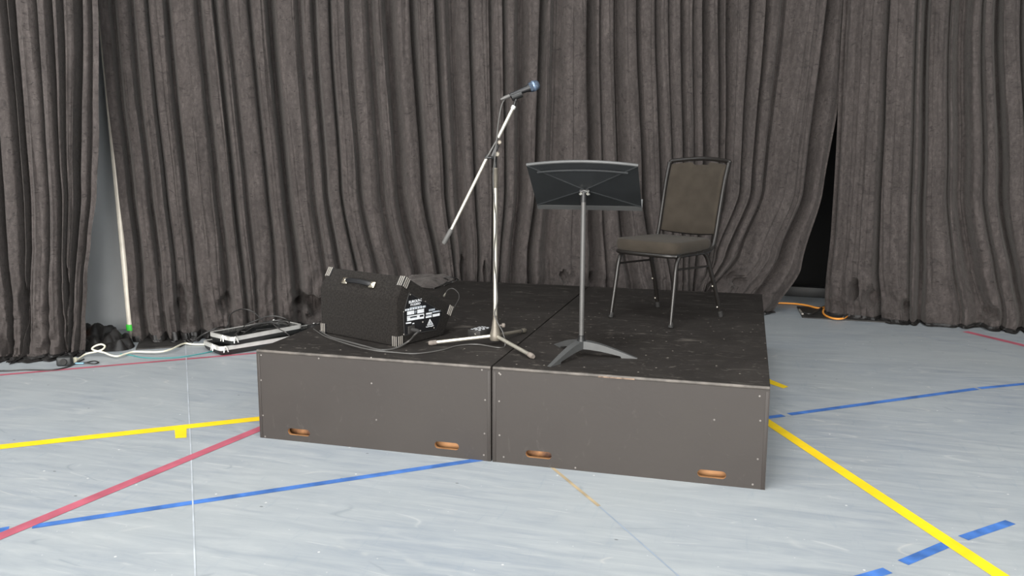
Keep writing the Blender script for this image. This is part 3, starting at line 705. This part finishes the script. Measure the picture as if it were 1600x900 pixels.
# ------------------------------------------------------------------ microphone cable
xl = [m0 - md * .002, m0 - md * .035]
down = [st_pt(790, 153, .03), st_pt(784, 164, .032), st_pt(779, 190, .034), st_pt(776, 218, .045), st_pt(773.5, 245, .05), st_pt(770.5, 275, .03), st_pt(772, 310, .017), st_pt(775, 350, .0165), st_pt(772, 400, .0165), st_pt(775.5, 440, .0165), st_pt(777, 470, .0165), st_pt(773, 490, .018), st_pt(778, 505, .026), st_pt(786, 520, .035)]
pts = [xl[0], xl[1]] + [MB + q for q in down] + [at(789, 540, H + .006), at(778, 543, H + .005), at(745, 538, H + .005), at(715, 540, H + .005), at(690, 547, H + .005), at(650, 552.5, H + .005), at(615, 550.5, H + .005), at(585, 547.5, H + .0135), at(555, 541, H + .0140), at(520, 530, H + .014), at(505, 524, H + .006), at(490, 514, H + .005)]
mc = cord('microphone_cable', pts, .0032, M['greycable'], 'thin grey cable hanging from the microphone down its stand and across platform')
bm = NB(); tube(bm, [m0 - md * .002, m0 - md * .030, m0 - md * .036, m0 - md * .050], [.0095, .0095, .008, .0045], 14); obj('plug', bm, M['musicpole'], mc)

# ------------------------------------------------------------------ small box behind the mic stand
dA = at(729, 529, H); dB = at(752, 528, H)
di = thing('small_box', 'small dark box with white lettering behind the microphone stand', 'box', (dA + dB) / 2 + V((.02, .055, 0)), -.35)
bm = NB(); box(bm, (0, 0, .022), (.085, .12, .042), None, .004); obj('case', bm, M['plate'], di)
bm = NB()
for i in range(6):
    yy = -.045 + i * .017
    for k in range(3): box(bm, (-.022 + k * .022 + .004 * math.sin(i * 3 + k), yy, .0436), (.015 - .004 * ((i + k) % 2), .0055, .0008))
obj('printed_marks', bm, M['white'], di, smooth=False)
bm = NB(); lathe(bm, [(.007, 0), (.007, .006), (.004, .007), (0, .007)], axisM((.01, -.06, .022), (0, -1, 0)), 12); obj('jack_socket', bm, M['chrome'], di)

# ------------------------------------------------------------------ music stand
HB = V((1.574, .314, H))
ms = thing('music_stand', 'black music stand with wide tilted desk on right platform', 'music stand', HB, 0)
for i, q in enumerate(((858, 573), (996, 560), (868, 538))):
    tp = at(*q, H) - HB; L = math.hypot(tp.x, tp.y); d = V((tp.x / L, tp.y / L, 0)); n = V((-d.y, d.x, 0))
    top = [(0.0, .076), (.15, .073), (.35, .062), (.55, .045), (.75, .026), (.9, .011), (1., .002)]
    bot = [(1., .0), (.72, .0), (.70, .009), (.55, .018), (.35, .029), (.15, .036), (.0, .038)]
    poly = [(a * L, b) for a, b in top + bot]
    bm = NB(); wtop = .021; ww = .0
    def legfn(a, b, h): 
        k = (1 - .55 * a / L) * (1. if True else 1)
        return d * a + n * h * k + V((0, 0, b))
    prism(bm, poly, legfn, -wtop, wtop); bmesh.ops.bevel(bm, geom=[e for e in bm.edges if e.calc_face_angle(0) > .6 and abs((e.verts[0].co - e.verts[1].co).dot(n)) < .01], offset=.0025, segments=2, affect='EDGES')
    obj('leg', bm, M['musicbase'], ms)
jz = .788
bm = NB(); lathe(bm, [(.019, .060), (.021, .078), (.016, .086), (.0155, .100), (.012, .102)], None, 18); obj('hub', bm, M['blackmetal'], ms)
bm = NB(); tube(bm, [(0, 0, .07), (0, 0, jz - .03)], .0118, 18); obj('pole', bm, M['musicpole'], ms)
yaw, tilt = .031, .888; dw, dh = .508, .32; dc = V((1.579, .317, 1.270)) - HB
da = V((math.cos(yaw), math.sin(yaw), 0)); db = V((-math.sin(yaw), math.cos(yaw), 0))
du = V((0, 0, 1)) * math.cos(tilt) - db * math.sin(tilt); dn = da.cross(du)        # dn: face seen from the camera
def dk(a, b, h): return dc + da * a + du * b + dn * h
bm = NB()
# stamped panel: shallow four-facet pyramid with an arched top
def topb(a): return dh / 2 + .026 * (1 - (2 * a / dw) ** 2) - .012
N = 12
def surf(h0):
    cv = bm.verts.new(dk(0, -.005, h0 + .020)); ring = []
    for k in range(N + 1): a = -dw / 2 + dw * k / N; ring.append(bm.verts.new(dk(a, topb(a), h0)))
    ring.append(bm.verts.new(dk(dw / 2, -dh / 2, h0))); ring.append(bm.verts.new(dk(-dw / 2, -dh / 2, h0)))
    for k in range(len(ring)): bm.faces.new((cv, ring[k], ring[(k + 1) % len(ring)]))
    return ring
ra = surf(0); rb = surf(-.003)
for k in range(len(ra)): bm.faces.new((ra[k], ra[(k + 1) % len(ra)], rb[(k + 1) % len(ra)], rb[k]))
desk = obj('desk', bm, M['music'], ms, smooth=False)
bm = NB()
for a, b in ((-dw / 2, topb(-dw / 2)), (dw / 2, topb(dw / 2)), (dw / 2, -dh / 2), (-dw / 2, -dh / 2)):
    tube(bm, [dk(0, -.005, .0195), dk(a * .99, b * .99, .0005)], .0042, 8)
obj('stiffening_ridge', bm, M['music'], desk)
bm = NB(); tube(bm, [dk(-dw / 2 + dw * k / N, topb(-dw / 2 + dw * k / N), -.004) for k in range(N + 1)], .0075, 10); obj('top_edge', bm, M['musicbase'], desk, label='grey rolled top edge')
bm = NB(); tube(bm, [dk(-dw * .41 + dw * .82 * k / N, topb(-dw * .41 + dw * .82 * k / N) - .046, .010) for k in range(N + 1)], .0058, 8); obj('top_hem', bm, M['music'], desk)
bm = NB()
vv = [(-dw / 2, -dh / 2 + .002), (dw / 2, -dh / 2 + .002), (dw / 2 + .002, -dh / 2 - .030), (-dw / 2 - .002, -dh / 2 - .030)]
prism(bm, vv, dk, -.002, .003); prism(bm, [(-dw / 2, -dh / 2 - .028), (dw / 2, -dh / 2 - .028), (dw / 2, -dh / 2 - .025), (-dw / 2, -dh / 2 - .025)], dk, -.062, .0)
obj('bottom_ledge', bm, M['musicpole'] if False else M['musicbase'], desk, smooth=False)
bm = NB(); jc = dk(0, -.012, .030)
tube(bm, [(0, 0, jz - .05), (0, 0, jz - .005)], .0145, 16); box(bm, jc - dn * .006, (.05, .02, .02), None, .005)
piv = obj('pivot', bm, M['blackmetal'], ms)
for sx in (-1, 1):
    bm = NB(); lathe(bm, [(.0055, 0), (.0085, .003), (.0085, .011), (.005, .014), (0, .0145)], axisM(jc + da * sx * .014 + dn * .004, (dn + da * sx * .7).normalized()), 14); obj('pivot_bolt', bm, M['chrome'], piv)
bm = NB(); tube(bm, [jc + da * -.020 + du * .004, jc + du * .018, jc + da * .020 + du * .004], .0035, 8); obj('pivot_clip', bm, M['chrome'], piv)

# ------------------------------------------------------------------ chair
CH = V((1.869, 1.411, H + .003)); CR = math.radians(-29.74)
chair = thing('chair', 'dark upholstered banquet chair with metal tube legs on right platform', 'chair', CH, CR)
fx, fy, bx_, by_ = .212, -.248, .228, .248
tz = .392
bm = NB()
def cushion(bm, outline, z0, z1, crown, rr, steps=10):
    # outline: list of (x,y) ccw; rounded side profile
    cx = sum(p[0] for p in outline) / len(outline); cyy = sum(p[1] for p in outline) / len(outline)
    lv = []
    prof_ = []
    for k in range(steps + 1):
        t = PI * k / steps; prof_.append((1 - rr * (1 - math.sin(t)) , (z0 + z1) / 2 - math.cos(t) * (z1 - z0) / 2))
    for sc, z in prof_: lv.append([bm.verts.new((cx + (x - cx) * sc, cyy + (y - cyy) * sc, z)) for x, y in outline])
    for sc in (.75, .5, .25):
        lv.append([bm.verts.new((cx + (x - cx) * sc * (1 - rr), cyy + (y - cyy) * sc * (1 - rr), z1 + crown * (1 - sc ** 2))) for x, y in outline])
    n = len(outline)
    for a, b in zip(lv, lv[1:]):
        for i in range(n): bm.faces.new((a[i], a[(i + 1) % n], b[(i + 1) % n], b[i]))
    c = bm.verts.new((cx, cyy, z1 + crown)); 
    for i in range(n): bm.faces.new((lv[-1][i], lv[-1][(i + 1) % n], c))
    bm.faces.new(lv[0][::-1])
def round_rect(pts, r, n=6):
    out = []
    for i in range(len(pts)):
        p0, p1, p2 = V(pts[i - 1]), V(pts[i]), V(pts[(i + 1) % len(pts)])
        a = p1 + (p0 - p1).normalized() * r; b = p1 + (p2 - p1).normalized() * r
        for k in range(n + 1):
            t = k / n; out.append(tuple((1 - t) ** 2 * a + 2 * t * (1 - t) * p1 + t * t * b))
    return out
seat_out = round_rect([(-.224, -.232), (-.08, -.262), (.08, -.262), (.224, -.232), (.205, .185), (-.205, .185)], .07)
cushion(bm, seat_out, tz + .012, tz + .080, .014, .075, 14); obj('seat', bm, M['seat'], chair)
bm = NB(); so = [(x * .93, y * .93 - .0) for x, y in seat_out]; prism(bm, so, lambda a, b, h: V((a, b, h)), tz, tz + .018); sp_ = obj('seat_pan', bm, M['blackmetal'], chair)
bm = NB(); tube(bm, smooth_path([(-.205, -.20, tz + .002), (-.15, -.238, tz + .004), (0, -.252, tz + .004), (.15, -.238, tz + .004), (.205, -.20, tz + .002)], 6), .0125, 12); obj('front_rail', bm, M['chairmetal'], chair)
for sx in (-1, 1):
    # one bent tube per side: front leg, side rail, rear leg built as pieces
    bm = NB(); tube(bm, smooth_path([(sx * fx, fy, 0.004), (sx * .2045, -.212, .24), (sx * .202, -.200, .32), (sx * .200, -.182, .368), (sx * .198, -.150, tz), (sx * .198, -.08, tz + .004)], 6), .0125, 12); lg = obj('leg', bm, M['chairmetal'], chair)
    bm = NB(); tube(bm, [(sx * fx, fy, 0), (sx * .2105, -.2420, .03)], .0138, 12); obj('leg_cap', bm, M['blackrubber'], lg)
    bm = NB(); tube(bm, smooth_path([(sx * bx_, by_, 0.004), (sx * .217, .195, .16), (sx * .207, .140, .30), (sx * .202, .118, .355), (sx * .198, .08, tz), (sx * .198, .0, tz + .004)], 6), .0125, 12); lg = obj('leg', bm, M['chairmetal'], chair)
    bm = NB(); tube(bm, [(sx * bx_, by_, 0), (sx * .2255, .238, .035)], .0142, 12); obj('leg_cap', bm, M['blackrubber'], lg)
    for zz in (.055, .185):
        k = zz / .3; c = V((sx * (bx_ + (.207 - bx_) * k), by_ + (.140 - by_) * k, zz))
        bm = NB(); bmesh.ops.create_uvsphere(bm, u_segments=10, v_segments=6, radius=.0055)
        for v in bm.verts: v.co += c + V((-.004, -.0125, .004)); 
        obj('stud', bm, M['whitemetal'], lg, label='pale stud')
    bm = NB(); tube(bm, [(sx * .203, -.203, .320), (sx * .206, .138, .312)], .0062, 10); obj('stretcher', bm, M['chairmetal'], chair)
    bm = NB(); tube(bm, [(sx * .198, -.16, tz + .002), (sx * .198, .12, tz + .002)], .0115, 12); obj('side_rail', bm, M['chairmetal'], chair)
    bm = NB(); tube(bm, smooth_path([(sx * .198, .06, tz + .006), (sx * .200, .13, tz + .012), (sx * .203, .175, tz + .040), (sx * .203, .198, tz + .10), (sx * .203, .222, .60), (sx * .205, .262, .78), (sx * .208, .300, .905)], 6), .0125, 12, True, 1.25); obj('back_upright', bm, M['chairmetal'], chair)
# curved back panel
def bk(x, z, off): 
    yb = .206 + (z - .47) * (.086 / .445) + .020 * ((z - .70) / .22) ** 2 * (1 if z > .7 else 0)
    return V((x, yb + .028 * (1 - (x / .2) ** 2) + off, z))
def back_panel(half, zlo, zhi, t0, t1, nx=14, nz=14):
    bm = NB(); F0, B0 = [], []
    for i in range(nx + 1):
        x = -half + 2 * half * i / nx; fr, br = [], []
        for j in range(nz + 1):
            q = j / nz; lo = zlo(x); z = lo + (zhi(x) - lo) * q
            e = min(1, min(i, nx - i) / 2., min(j, nz - j) / 2.); e = math.sin(e * PI / 2)
            fr.append(bm.verts.new(bk(x, z, t0 * (.35 + .65 * e)))); br.append(bm.verts.new(bk(x, z, t1 * (.35 + .65 * e))))
        F0.append(fr); B0.append(br)
    for G_, flip in ((F0, 0), (B0, 1)):
        for i in range(nx):
            for j in range(nz): bm.faces.new((G_[i][j], G_[i + 1][j], G_[i + 1][j + 1], G_[i][j + 1]))
    for i in range(nx):
        for j in (0, nz): bm.faces.new((F0[i][j], F0[i + 1][j], B0[i + 1][j], B0[i][j]))
    for j in range(nz):
        for i in (0, nx): bm.faces.new((F0[i][j], F0[i][j + 1], B0[i][j + 1], B0[i][j]))
    return bm
def notch(x): return .905 + .014 * (1 - (x / .2) ** 2) - (.017 if abs(x) < .058 else 0)
obj('backrest', back_panel(.192, lambda x: .496 - .012 * (1 - (x / .2) ** 2), lambda x: .893 + .016 * (1 - (x / .2) ** 2) - .016 * max(0, min(1, (.062 - abs(x)) / .012)), -.024, .014, 40, 14), M['seat'], chair)
bm = NB(); tube(bm, smooth_path([bk(-.208, .905, .004), bk(-.195, .915, .0), bk(-.10, .925, -.003), bk(0, .930, -.003), bk(.10, .925, -.003), bk(.195, .915, .0), bk(.208, .905, .004)], 6), .0115, 12, True, 1.1); obj('top_rail', bm, M['chairmetal'], chair)
bm = NB(); tube(bm, smooth_path([bk(-.195, .497, .0), bk(-.1, .487, .0), bk(0, .483, .0), bk(.1, .487, .0), bk(.195, .497, .0)], 6), .008, 10); obj('lower_rail', bm, M['chairmetal'], chair)

# ------------------------------------------------------------------ white pole with base plate in the left gap
pb = at(209, 529); pb = at(205.5, 530); pb.z = 0
pole = thing('drape_pole', 'white upright pole with green band in the gap between curtains', 'pole', pb, 0)
bm = NB(); pt = onp(156, 0, pb, LN) - pb; tube(bm, [(0, 0, .085), pt * (4.3 / pt.z)], .024, 18); obj('tube', bm, M['whitepole'], pole)
bm = NB(); lathe(bm, [(.026, .070), (.032, .072), (.033, .115), (.027, .118)], None, 18); obj('collar', bm, M['green'], pole, label='bright green band')
bm = NB(); lathe(bm, [(.017, .008), (.017, .075), (.0, .075)], None, 14); obj('spigot', bm, M['rib'], pole)
bm = NB(); pl = [at(212, 547), at(281, 543), at(306, 529), at(222, 527)]
prism(bm, [(p.x - pb.x, p.y - pb.y) for p in pl], lambda a, b, h: V((a, b, h)), 0, .010); obj('base_plate', bm, M['plate'], pole, smooth=False, label='black steel base plate')

# orange brown wooden thing behind the left curtain
wp = at(130, 519); wp.z = 0; wp = V((-2.585, 1.575, 0))
wd = thing('wooden_stand', 'orange brown wooden thing peeping out behind the left curtain', 'wooden stand', wp, .5)
bm = NB(); box(bm, (.02, 0, .09), (.11, .08, .18), None, .006); obj('block', bm, M['orangewood'], wd)
bm = NB(); box(bm, (.055, 0, .14), (.03, .025, .28), Matrix.Rotation(-.14, 3, 'Y'), .003); obj('slat', bm, M['orangewood'], wd)
bm = NB(); box(bm, (-.03, -.02, .12), (.03, .025, .30), Matrix.Rotation(.1, 3, 'Y'), .003); obj('slat', bm, M['orangewood'], wd)

# heap of loose black cloth beside the pole
def cloth_heap(name, pix, hgt, label, seed, m=None, zb=0., n=34):
    pts = [at(x, y, zb) for x, y in pix]; c = sum(pts, V((0, 0, 0))) / len(pts)
    P2 = smooth_path(pts + [pts[0]], 8)[:-1]; bm = NB(); rings = []
    NR = 16
    for j in range(NR + 1):
        t = 1 - j / NR; ring = []
        for q in P2:
            v = c + (q - c) * t
            e = 1 - t ** 2.2
            z = hgt * e * (.75 + .9 * noise.noise(V((v.x * 5, v.y * 5, seed)))) + .9 * hgt * (abs(noise.noise(V((v.x * 9, v.y * 9, seed + 3)))) * 1.4 - .15) * min(1, e * 4)
            ring.append(bm.verts.new((v.x, v.y, zb + max(.003, z))) if j < NR else None)
        rings.append(ring)
    cv = bm.verts.new((c.x, c.y, zb + hgt * .85)); L = len(P2)
    for a, b in zip(rings[:-1], rings[1:-1]):
        for i in range(L): bm.faces.new((a[i], a[(i + 1) % L], b[(i + 1) % L], b[i]))
    for i in range(L): bm.faces.new((rings[-2][i], rings[-2][(i + 1) % L], cv))
    o = obj(name, bm, m or M['velvetshade']); return tag(o, label, 'cloth')
cloth_heap('cloth_heap', [(112, 549), (150, 550), (186, 549), (206, 545), (209, 538), (184, 523), (140, 522), (108, 530)], .10, 'crumpled black cloth heaped on the floor left of the white pole', 4)
cloth_heap('cloth_heap', [(640, 447), (676, 451), (692, 444), (706, 439), (704, 433), (670, 429), (640, 432)], .028, 'fold of black cloth on the back left corner of the platform', 6, m=M['velvet'], zb=H + .001)

# ------------------------------------------------------------------ cords on the floor at left
g = .005
cordpts = [(118, 564.5), (128, 557), (136, 552.5), (150, 549.5), (160, 546), (164, 541), (158, 538), (148, 541), (144, 545.5), (152, 548.5), (163, 551), (173, 555), (184, 556.5), (196, 553), (210, 549.5), (230, 550), (252, 549.5), (268, 545.5), (280, 539.5), (290, 536.5), (302, 538), (336, 538)]
P = [at(x, y, (.006, .010, .02, .035, .05, .065, .075, .065, .05, .04, .03, .02, .018, .018, .018, .020, .022, .024, .022, .016, .010, .008)[i]) for i, (x, y) in enumerate(cordpts)]
ec = cord('extension_cord', P, .0062, M['cream'], 'cream extension cord with one loop on the floor by the left curtain', 'cord')
d0 = (P[0] - P[1]).normalized(); bm = NB(); tube(bm, [P[0] - d0 * .012 + V((0, 0, .010)), P[0] + d0 * .03 + V((0, 0, .014))], [.009, .016], 12)
for k in range(3): tube(bm, [P[0] + d0 * (.000 + k * .010) + V((0, 0, .012)), P[0] + d0 * (.005 + k * .010) + V((0, 0, .012))], .0175, 12)
obj('plug', bm, M['cream'], ec)
pc = at(102, 571); bk_pts = [at(0 - 60, 576, g), at(0, 579.5, g), at(40, 578, g), at(80, 578, g), at(105, 573.5, g), at(119, 567, g), at(131, 561, g)]
kb = cord('power_cable', bk_pts, .0052, M['cable'], 'black power cable running off left along the floor from black socket', 'cable')
sk = thing('socket_block', 'black plug socket block joining cords on the left floor', 'socket', V((pc.x, pc.y, 0)), .5)
bm = NB(); box(bm, (0, 0, .032), (.095, .060, .062), None, .012, 3); obj('body', bm, M['caseblack'], sk)
bm = NB(); lathe(bm, [(.020, 0), (.022, .003), (.019, .008), (0, .008)], axisM((0, -.030, .032), (0, -1, 0)), 16); obj('face', bm, M['blackrubber'], sk)
lp = [at(119, 566.5, .008), at(134, 566.5, .006), at(146, 564, .006), at(154, 566, .006), at(148, 568.3, .006), at(138, 567.6, .006), at(131, 567.2, .008)]
lo_ = cord('cable_tie', lp, .0042, M['cable'], 'short black cable tie with pale blue label on the floor', 'cable tie')
bm = NB(); a = at(118, 567.5, .009); b = at(131, 567.5, .009); tube(bm, [a, b], .0085, 8, True, .5); obj('tag', bm, M['bluelabel'], lo_, label='pale blue label')
tl = [(117, 560), (104, 559), (99, 553.5), (105, 548.5), (116, 548.5), (122, 553)]
cord('teal_cord', [at(x, y, .005) for x, y in tl], .004, M['teal'], 'teal cord curled at the foot of the left curtain', 'cord')
tl = [(188, 553), (205, 555), (222, 558.5), (250, 559.5), (280, 558), (310, 553.5), (345, 546)]
cord('teal_cord', [at(x, y, .005) for x, y in tl], .004, M['teal'], 'teal cord running along the floor towards the case lids', 'cord')

# ------------------------------------------------------------------ two case lids
def lid(corner, ldir, wdir, L, Wd, hh, z0, label):
    ang = math.atan2(ldir.y, ldir.x)
    t = thing('case_lid', label, 'case', V((corner.x, corner.y, z0)), ang)
    s_ = 1 if (V((-ldir.y, ldir.x, 0))).dot(wdir) > 0 else -1
    out = round_rect([(0, 0), (L, 0), (L, s_ * Wd), (0, s_ * Wd)], .045)
    inn = [((x - L / 2) * (1 - .024 / L) + L / 2, (y - s_ * Wd / 2) * (1 - .024 / Wd) + s_ * Wd / 2) for x, y in out]
    n = len(out); bm = NB()
    lv = [[bm.verts.new((L / 2 + (x - L / 2) * k, s_ * Wd / 2 + (y - s_ * Wd / 2) * k, z)) for x, y in out] for k, z in ((.955, 0), (.985, .012), (1, .03), (1, hh))]
    lv.append([bm.verts.new((x, y, hh)) for x, y in inn]); lv.append([bm.verts.new((x, y, .015)) for x, y in inn])
    for a, b in zip(lv, lv[1:]):
        for i in range(n): bm.faces.new((a[i], a[(i + 1) % n], b[(i + 1) % n], b[i]))
    bm.faces.new(lv[0][::-1]); bm.faces.new(lv[-1]); obj('shell', bm, M['caseblack'], t)
    bm = NB(); rr = [((x - L / 2) * (1 + .006 / L) + L / 2, (y - s_ * Wd / 2) * (1 + .006 / Wd) + s_ * Wd / 2) for x, y in out]
    q = [[bm.verts.new((x, y, z)) for x, y in (rr if o else inn)] for o, z in ((1, hh - .024), (1, hh + .004), (0, hh + .004), (0, hh - .024))]
    for a, b in zip(q, q[1:] + q[:1]):
        for i in range(n): bm.faces.new((a[i], a[(i + 1) % n], b[(i + 1) % n], b[i]))
    obj('rim', bm, M['alu'], t, label='pale metal rim')
    for px, py, dx, dy in ((.0, s_ * Wd * .35, -1, 0), (L * .04, 0, 0, -s_), (L * .93, s_ * Wd, 0, s_)):
        bm = NB(); c = V((px + dx * .006, py + dy * .006, hh - .006)); o = V((dx, dy, 0)); tt = V((-dy, dx, 0))
        for sg in (-1, 1): tube(bm, [c + V((0, 0, .012)), c + tt * sg * .010 + o * .004, c + tt * sg * .016 + o * .008 - V((0, 0, .030))], [.006, .0065, .004], 8)
        tube(bm, [c - tt * .012 + V((0, 0, .004)), c + tt * .012 + V((0, 0, .004))], .006, 8); obj('latch', bm, M['alu'], t, label='pale metal latch')
    return t
k0 = at(344, 557); e0 = at(402, 547.5); ld = (e0 - k0).normalized(); wd_ = V((-ld.y, ld.x, 0))
lid(k0, ld, wd_, .98, .30, .062, .0, 'lower black case lid with metal rim on floor left of platform')
k1 = at(363, 541, .066); k1.z = 0; e1 = at(470, 520, .066); ld1 = V((e1.x - k1.x, e1.y - k1.y, 0)); L1 = ld1.length; ld1.normalize(); 
lid(k1, ld1, V((-ld1.y, ld1.x, 0)), L1 + .02, .30, .058, .0665, 'upper black case lid with metal rim, tangled cables lying in it')
print('LID', k0, e0, k1, e1, L1)
zz = .13
for i, (pts, r, m) in enumerate((
    ([(352, 520, .05), (356, 507, .15), (360, 492, .20), (370, 485, .22), (382, 483, .22), (395, 487, .2), (407, 497, .16), (420, 508, .12)], .0045, 'cable'),
    ([(372, 520, .1), (384, 508, .13), (402, 500, .16), (418, 494.5, .18), (432, 494, .18), (446, 498, .16), (452, 505, .12), (440, 512, .10), (420, 514, .1), (400, 516, .1)], .005, 'cable'),
    ([(380, 522, .09), (396, 511, .12), (420, 503, .14), (440, 500, .15), (455, 503, .12), (450, 510, .09), (430, 513, .09), (410, 516, .09), (395, 519, .09)], .0055, 'cable'),
    ([(366, 523, .09), (382, 513, .11), (400, 507, .13), (425, 502, .14), (444, 503, .13), (452, 508, .10), (436, 512, .10), (415, 517, .10), (392, 523, .10), (374, 526, .10), (370, 520, .12), (390, 510, .14), (420, 504, .15), (436, 507, .13)], .006, 'cable'),
    ([(300, 535, .02), (318, 522, .06), (338, 513, .10), (352, 511, .08), (366, 516, .10), (385, 519, .09)], .006, 'cable'),
    ([(425, 505, .12), (436, 514, .138), (446, 519, .135), (452, 524, .10)], .0042, 'greycable'))):
    lab = ['black cable arching highest in a loop above the case lids', 'black cable coil bulging from the upper case lid', 'black cable coil lying flat in the upper case lid', 'thick black cable wound twice inside the upper case lid', 'black cable reaching from the curtain hem into the case lids', 'grey cable end hanging over the rim of upper case lid'][i]
    cord('tangled_cable', [at(x, y, z) for x, y, z in pts], r, M[m], lab, 'cable')
# dark cables on back-left corner of the platform
cord('loose_cable', [at(678, 450.5, H + .006), at(690, 445.5, H + .008), at(700, 438, H + .035), at(694, 434.5, H + .06), at(704, 433, H + .07), at(716, 437, H + .04), at(706, 441, H + .012), at(694, 446, H + .006)], .004, M['cable'], 'black cable looped on the back left corner of the platform')
# thin loop with a pale tip at the wedge nose
lpp = [at(706, 487, H + .10), at(712, 476, H + .11), at(717, 466, H + .13), at(716, 458, H + .15), at(709, 451.5, H + .17), at(701, 452, H + .17), at(696, 458, H + .155), at(693.5, 463, H + .14)]
wl = cord('wire_loop', lpp, .0022, M['greycable'], 'thin pale wire loop sticking up by the nose of the wedge speaker', 'wire')
bm = NB(); tube(bm, [lpp[-2], lpp[-1]], [.003, .0062], 10); obj('tip', bm, M['whitemetal'], wl)

# ------------------------------------------------------------------ right gap: base plate, orange cord, dark plank
q0, q1, q2 = at(1254, 497), at(1245, 480), at(1400, 505)
bm = NB(); pl = [q0, at(1392, 505), at(1388, 484), q1]; c = sum(pl, V((0, 0, 0))) / 4
bp_ = thing('base_plate', 'flat black steel base plate under the edge of right curtain', 'base plate', V((c.x, c.y, 0)), 0)
prism(bm, [(p.x - c.x, p.y - c.y) for p in pl], lambda a, b, h: V((a, b, h)), 0, .010); obj('plate', bm, M['plate'], bp_, smooth=False)
bm = NB(); tube(bm, [(.05, .1, .01), (.05, .1, .12)], .018, 12); obj('spigot', bm, M['plate'], bp_)
bm = NB(); a = at(1249, 484, .012) - c; b = at(1254, 491, .012) - c; a.z = b.z = .012; tube(bm, [a, b], .010, 6); obj('lug', bm, M['rib'], bp_)
oc = [(1214, 473.5), (1228, 473.8), (1246, 475), (1262, 477.5), (1276, 481), (1284, 481), (1296, 478), (1300, 477)]
cord('orange_cord', [at(x, y, .016) for x, y in oc], .0085, M['orange'], 'orange cord lying straight through the dark opening at right', 'cord')
oc = [(1296, 480), (1288, 483), (1286, 488), (1290, 493), (1300, 497), (1311, 498.3), (1320, 496.5), (1326, 491)]
cord('orange_cord', [at(x, y, .020) for x, y in oc], .0085, M['orange'], 'orange cord curving in a hook on the base plate at right', 'cord')
bc = [(1256, 489), (1266, 490.5), (1276, 486), (1290, 478), (1310, 476)]
cord('black_cord', [at(x, y, .017) for x, y in bc], .008, M['cable'], 'black cord beside the orange cord on the right base plate', 'cord')
bc = [(1318, 496), (1328, 489), (1338, 483), (1350, 487), (1366, 492), (1372, 489)]
cord('black_cord', [at(x, y, .03) for x, y in bc], .008, M['cable'], 'black cord at the hem of the right curtain', 'cord')
bp = at(1262, 463); bm = NB(); pk = thing('dark_plank', 'dark plank on the floor deep inside the right opening', 'plank', V((bp.x, bp.y, 0)), -.1)
box(bm, (0, 0, .05), (.9, .12, .10), None, .006); obj('board', bm, M['caseblack'], pk)

# ------------------------------------------------------------------ light
def area(name, loc, target, sx, sy_, e, col):
    l = bpy.data.lights.new(name, 'AREA'); l.shape = 'RECTANGLE'; l.size = sx; l.size_y = sy_; l.energy = e; l.color = col
    o = bpy.data.objects.new(name, l); C.objects.link(o); o.location = loc
    o.rotation_euler = (V(target) - V(loc)).to_track_quat('-Z', 'Y').to_euler(); return o
area('daylight_opening', ((DX0 + DX1) / 2, Y0 + .05, DZ / 2 + .1), ((DX0 + DX1) / 2, 5, DZ / 2 - .6), DX1 - DX0, DZ - .2, 2100, (1, .975, .94))
for x in (-4, 1.2, 6):
    for y in (-5.6, -1.6): area('ceiling_lamp', (x, y, ZC - .05), (x, y, 0), 1.6, .8, 130, (.95, .98, 1))
w = bpy.data.worlds.new('world'); bpy.context.scene.world = w; w.use_nodes = True
w.node_tree.nodes['Background'].inputs[0].default_value = (.8, .88, 1, 1); w.node_tree.nodes['Background'].inputs[1].default_value = .3
sc = bpy.context.scene
sc.view_settings.view_transform = 'Standard'; sc.view_settings.look = 'None'; sc.view_settings.gamma = 1; sc.view_settings.exposure = 0
sc.view_settings.use_curve_mapping = False
sc.cycles.use_denoising = True; sc.cycles.max_bounces = 6
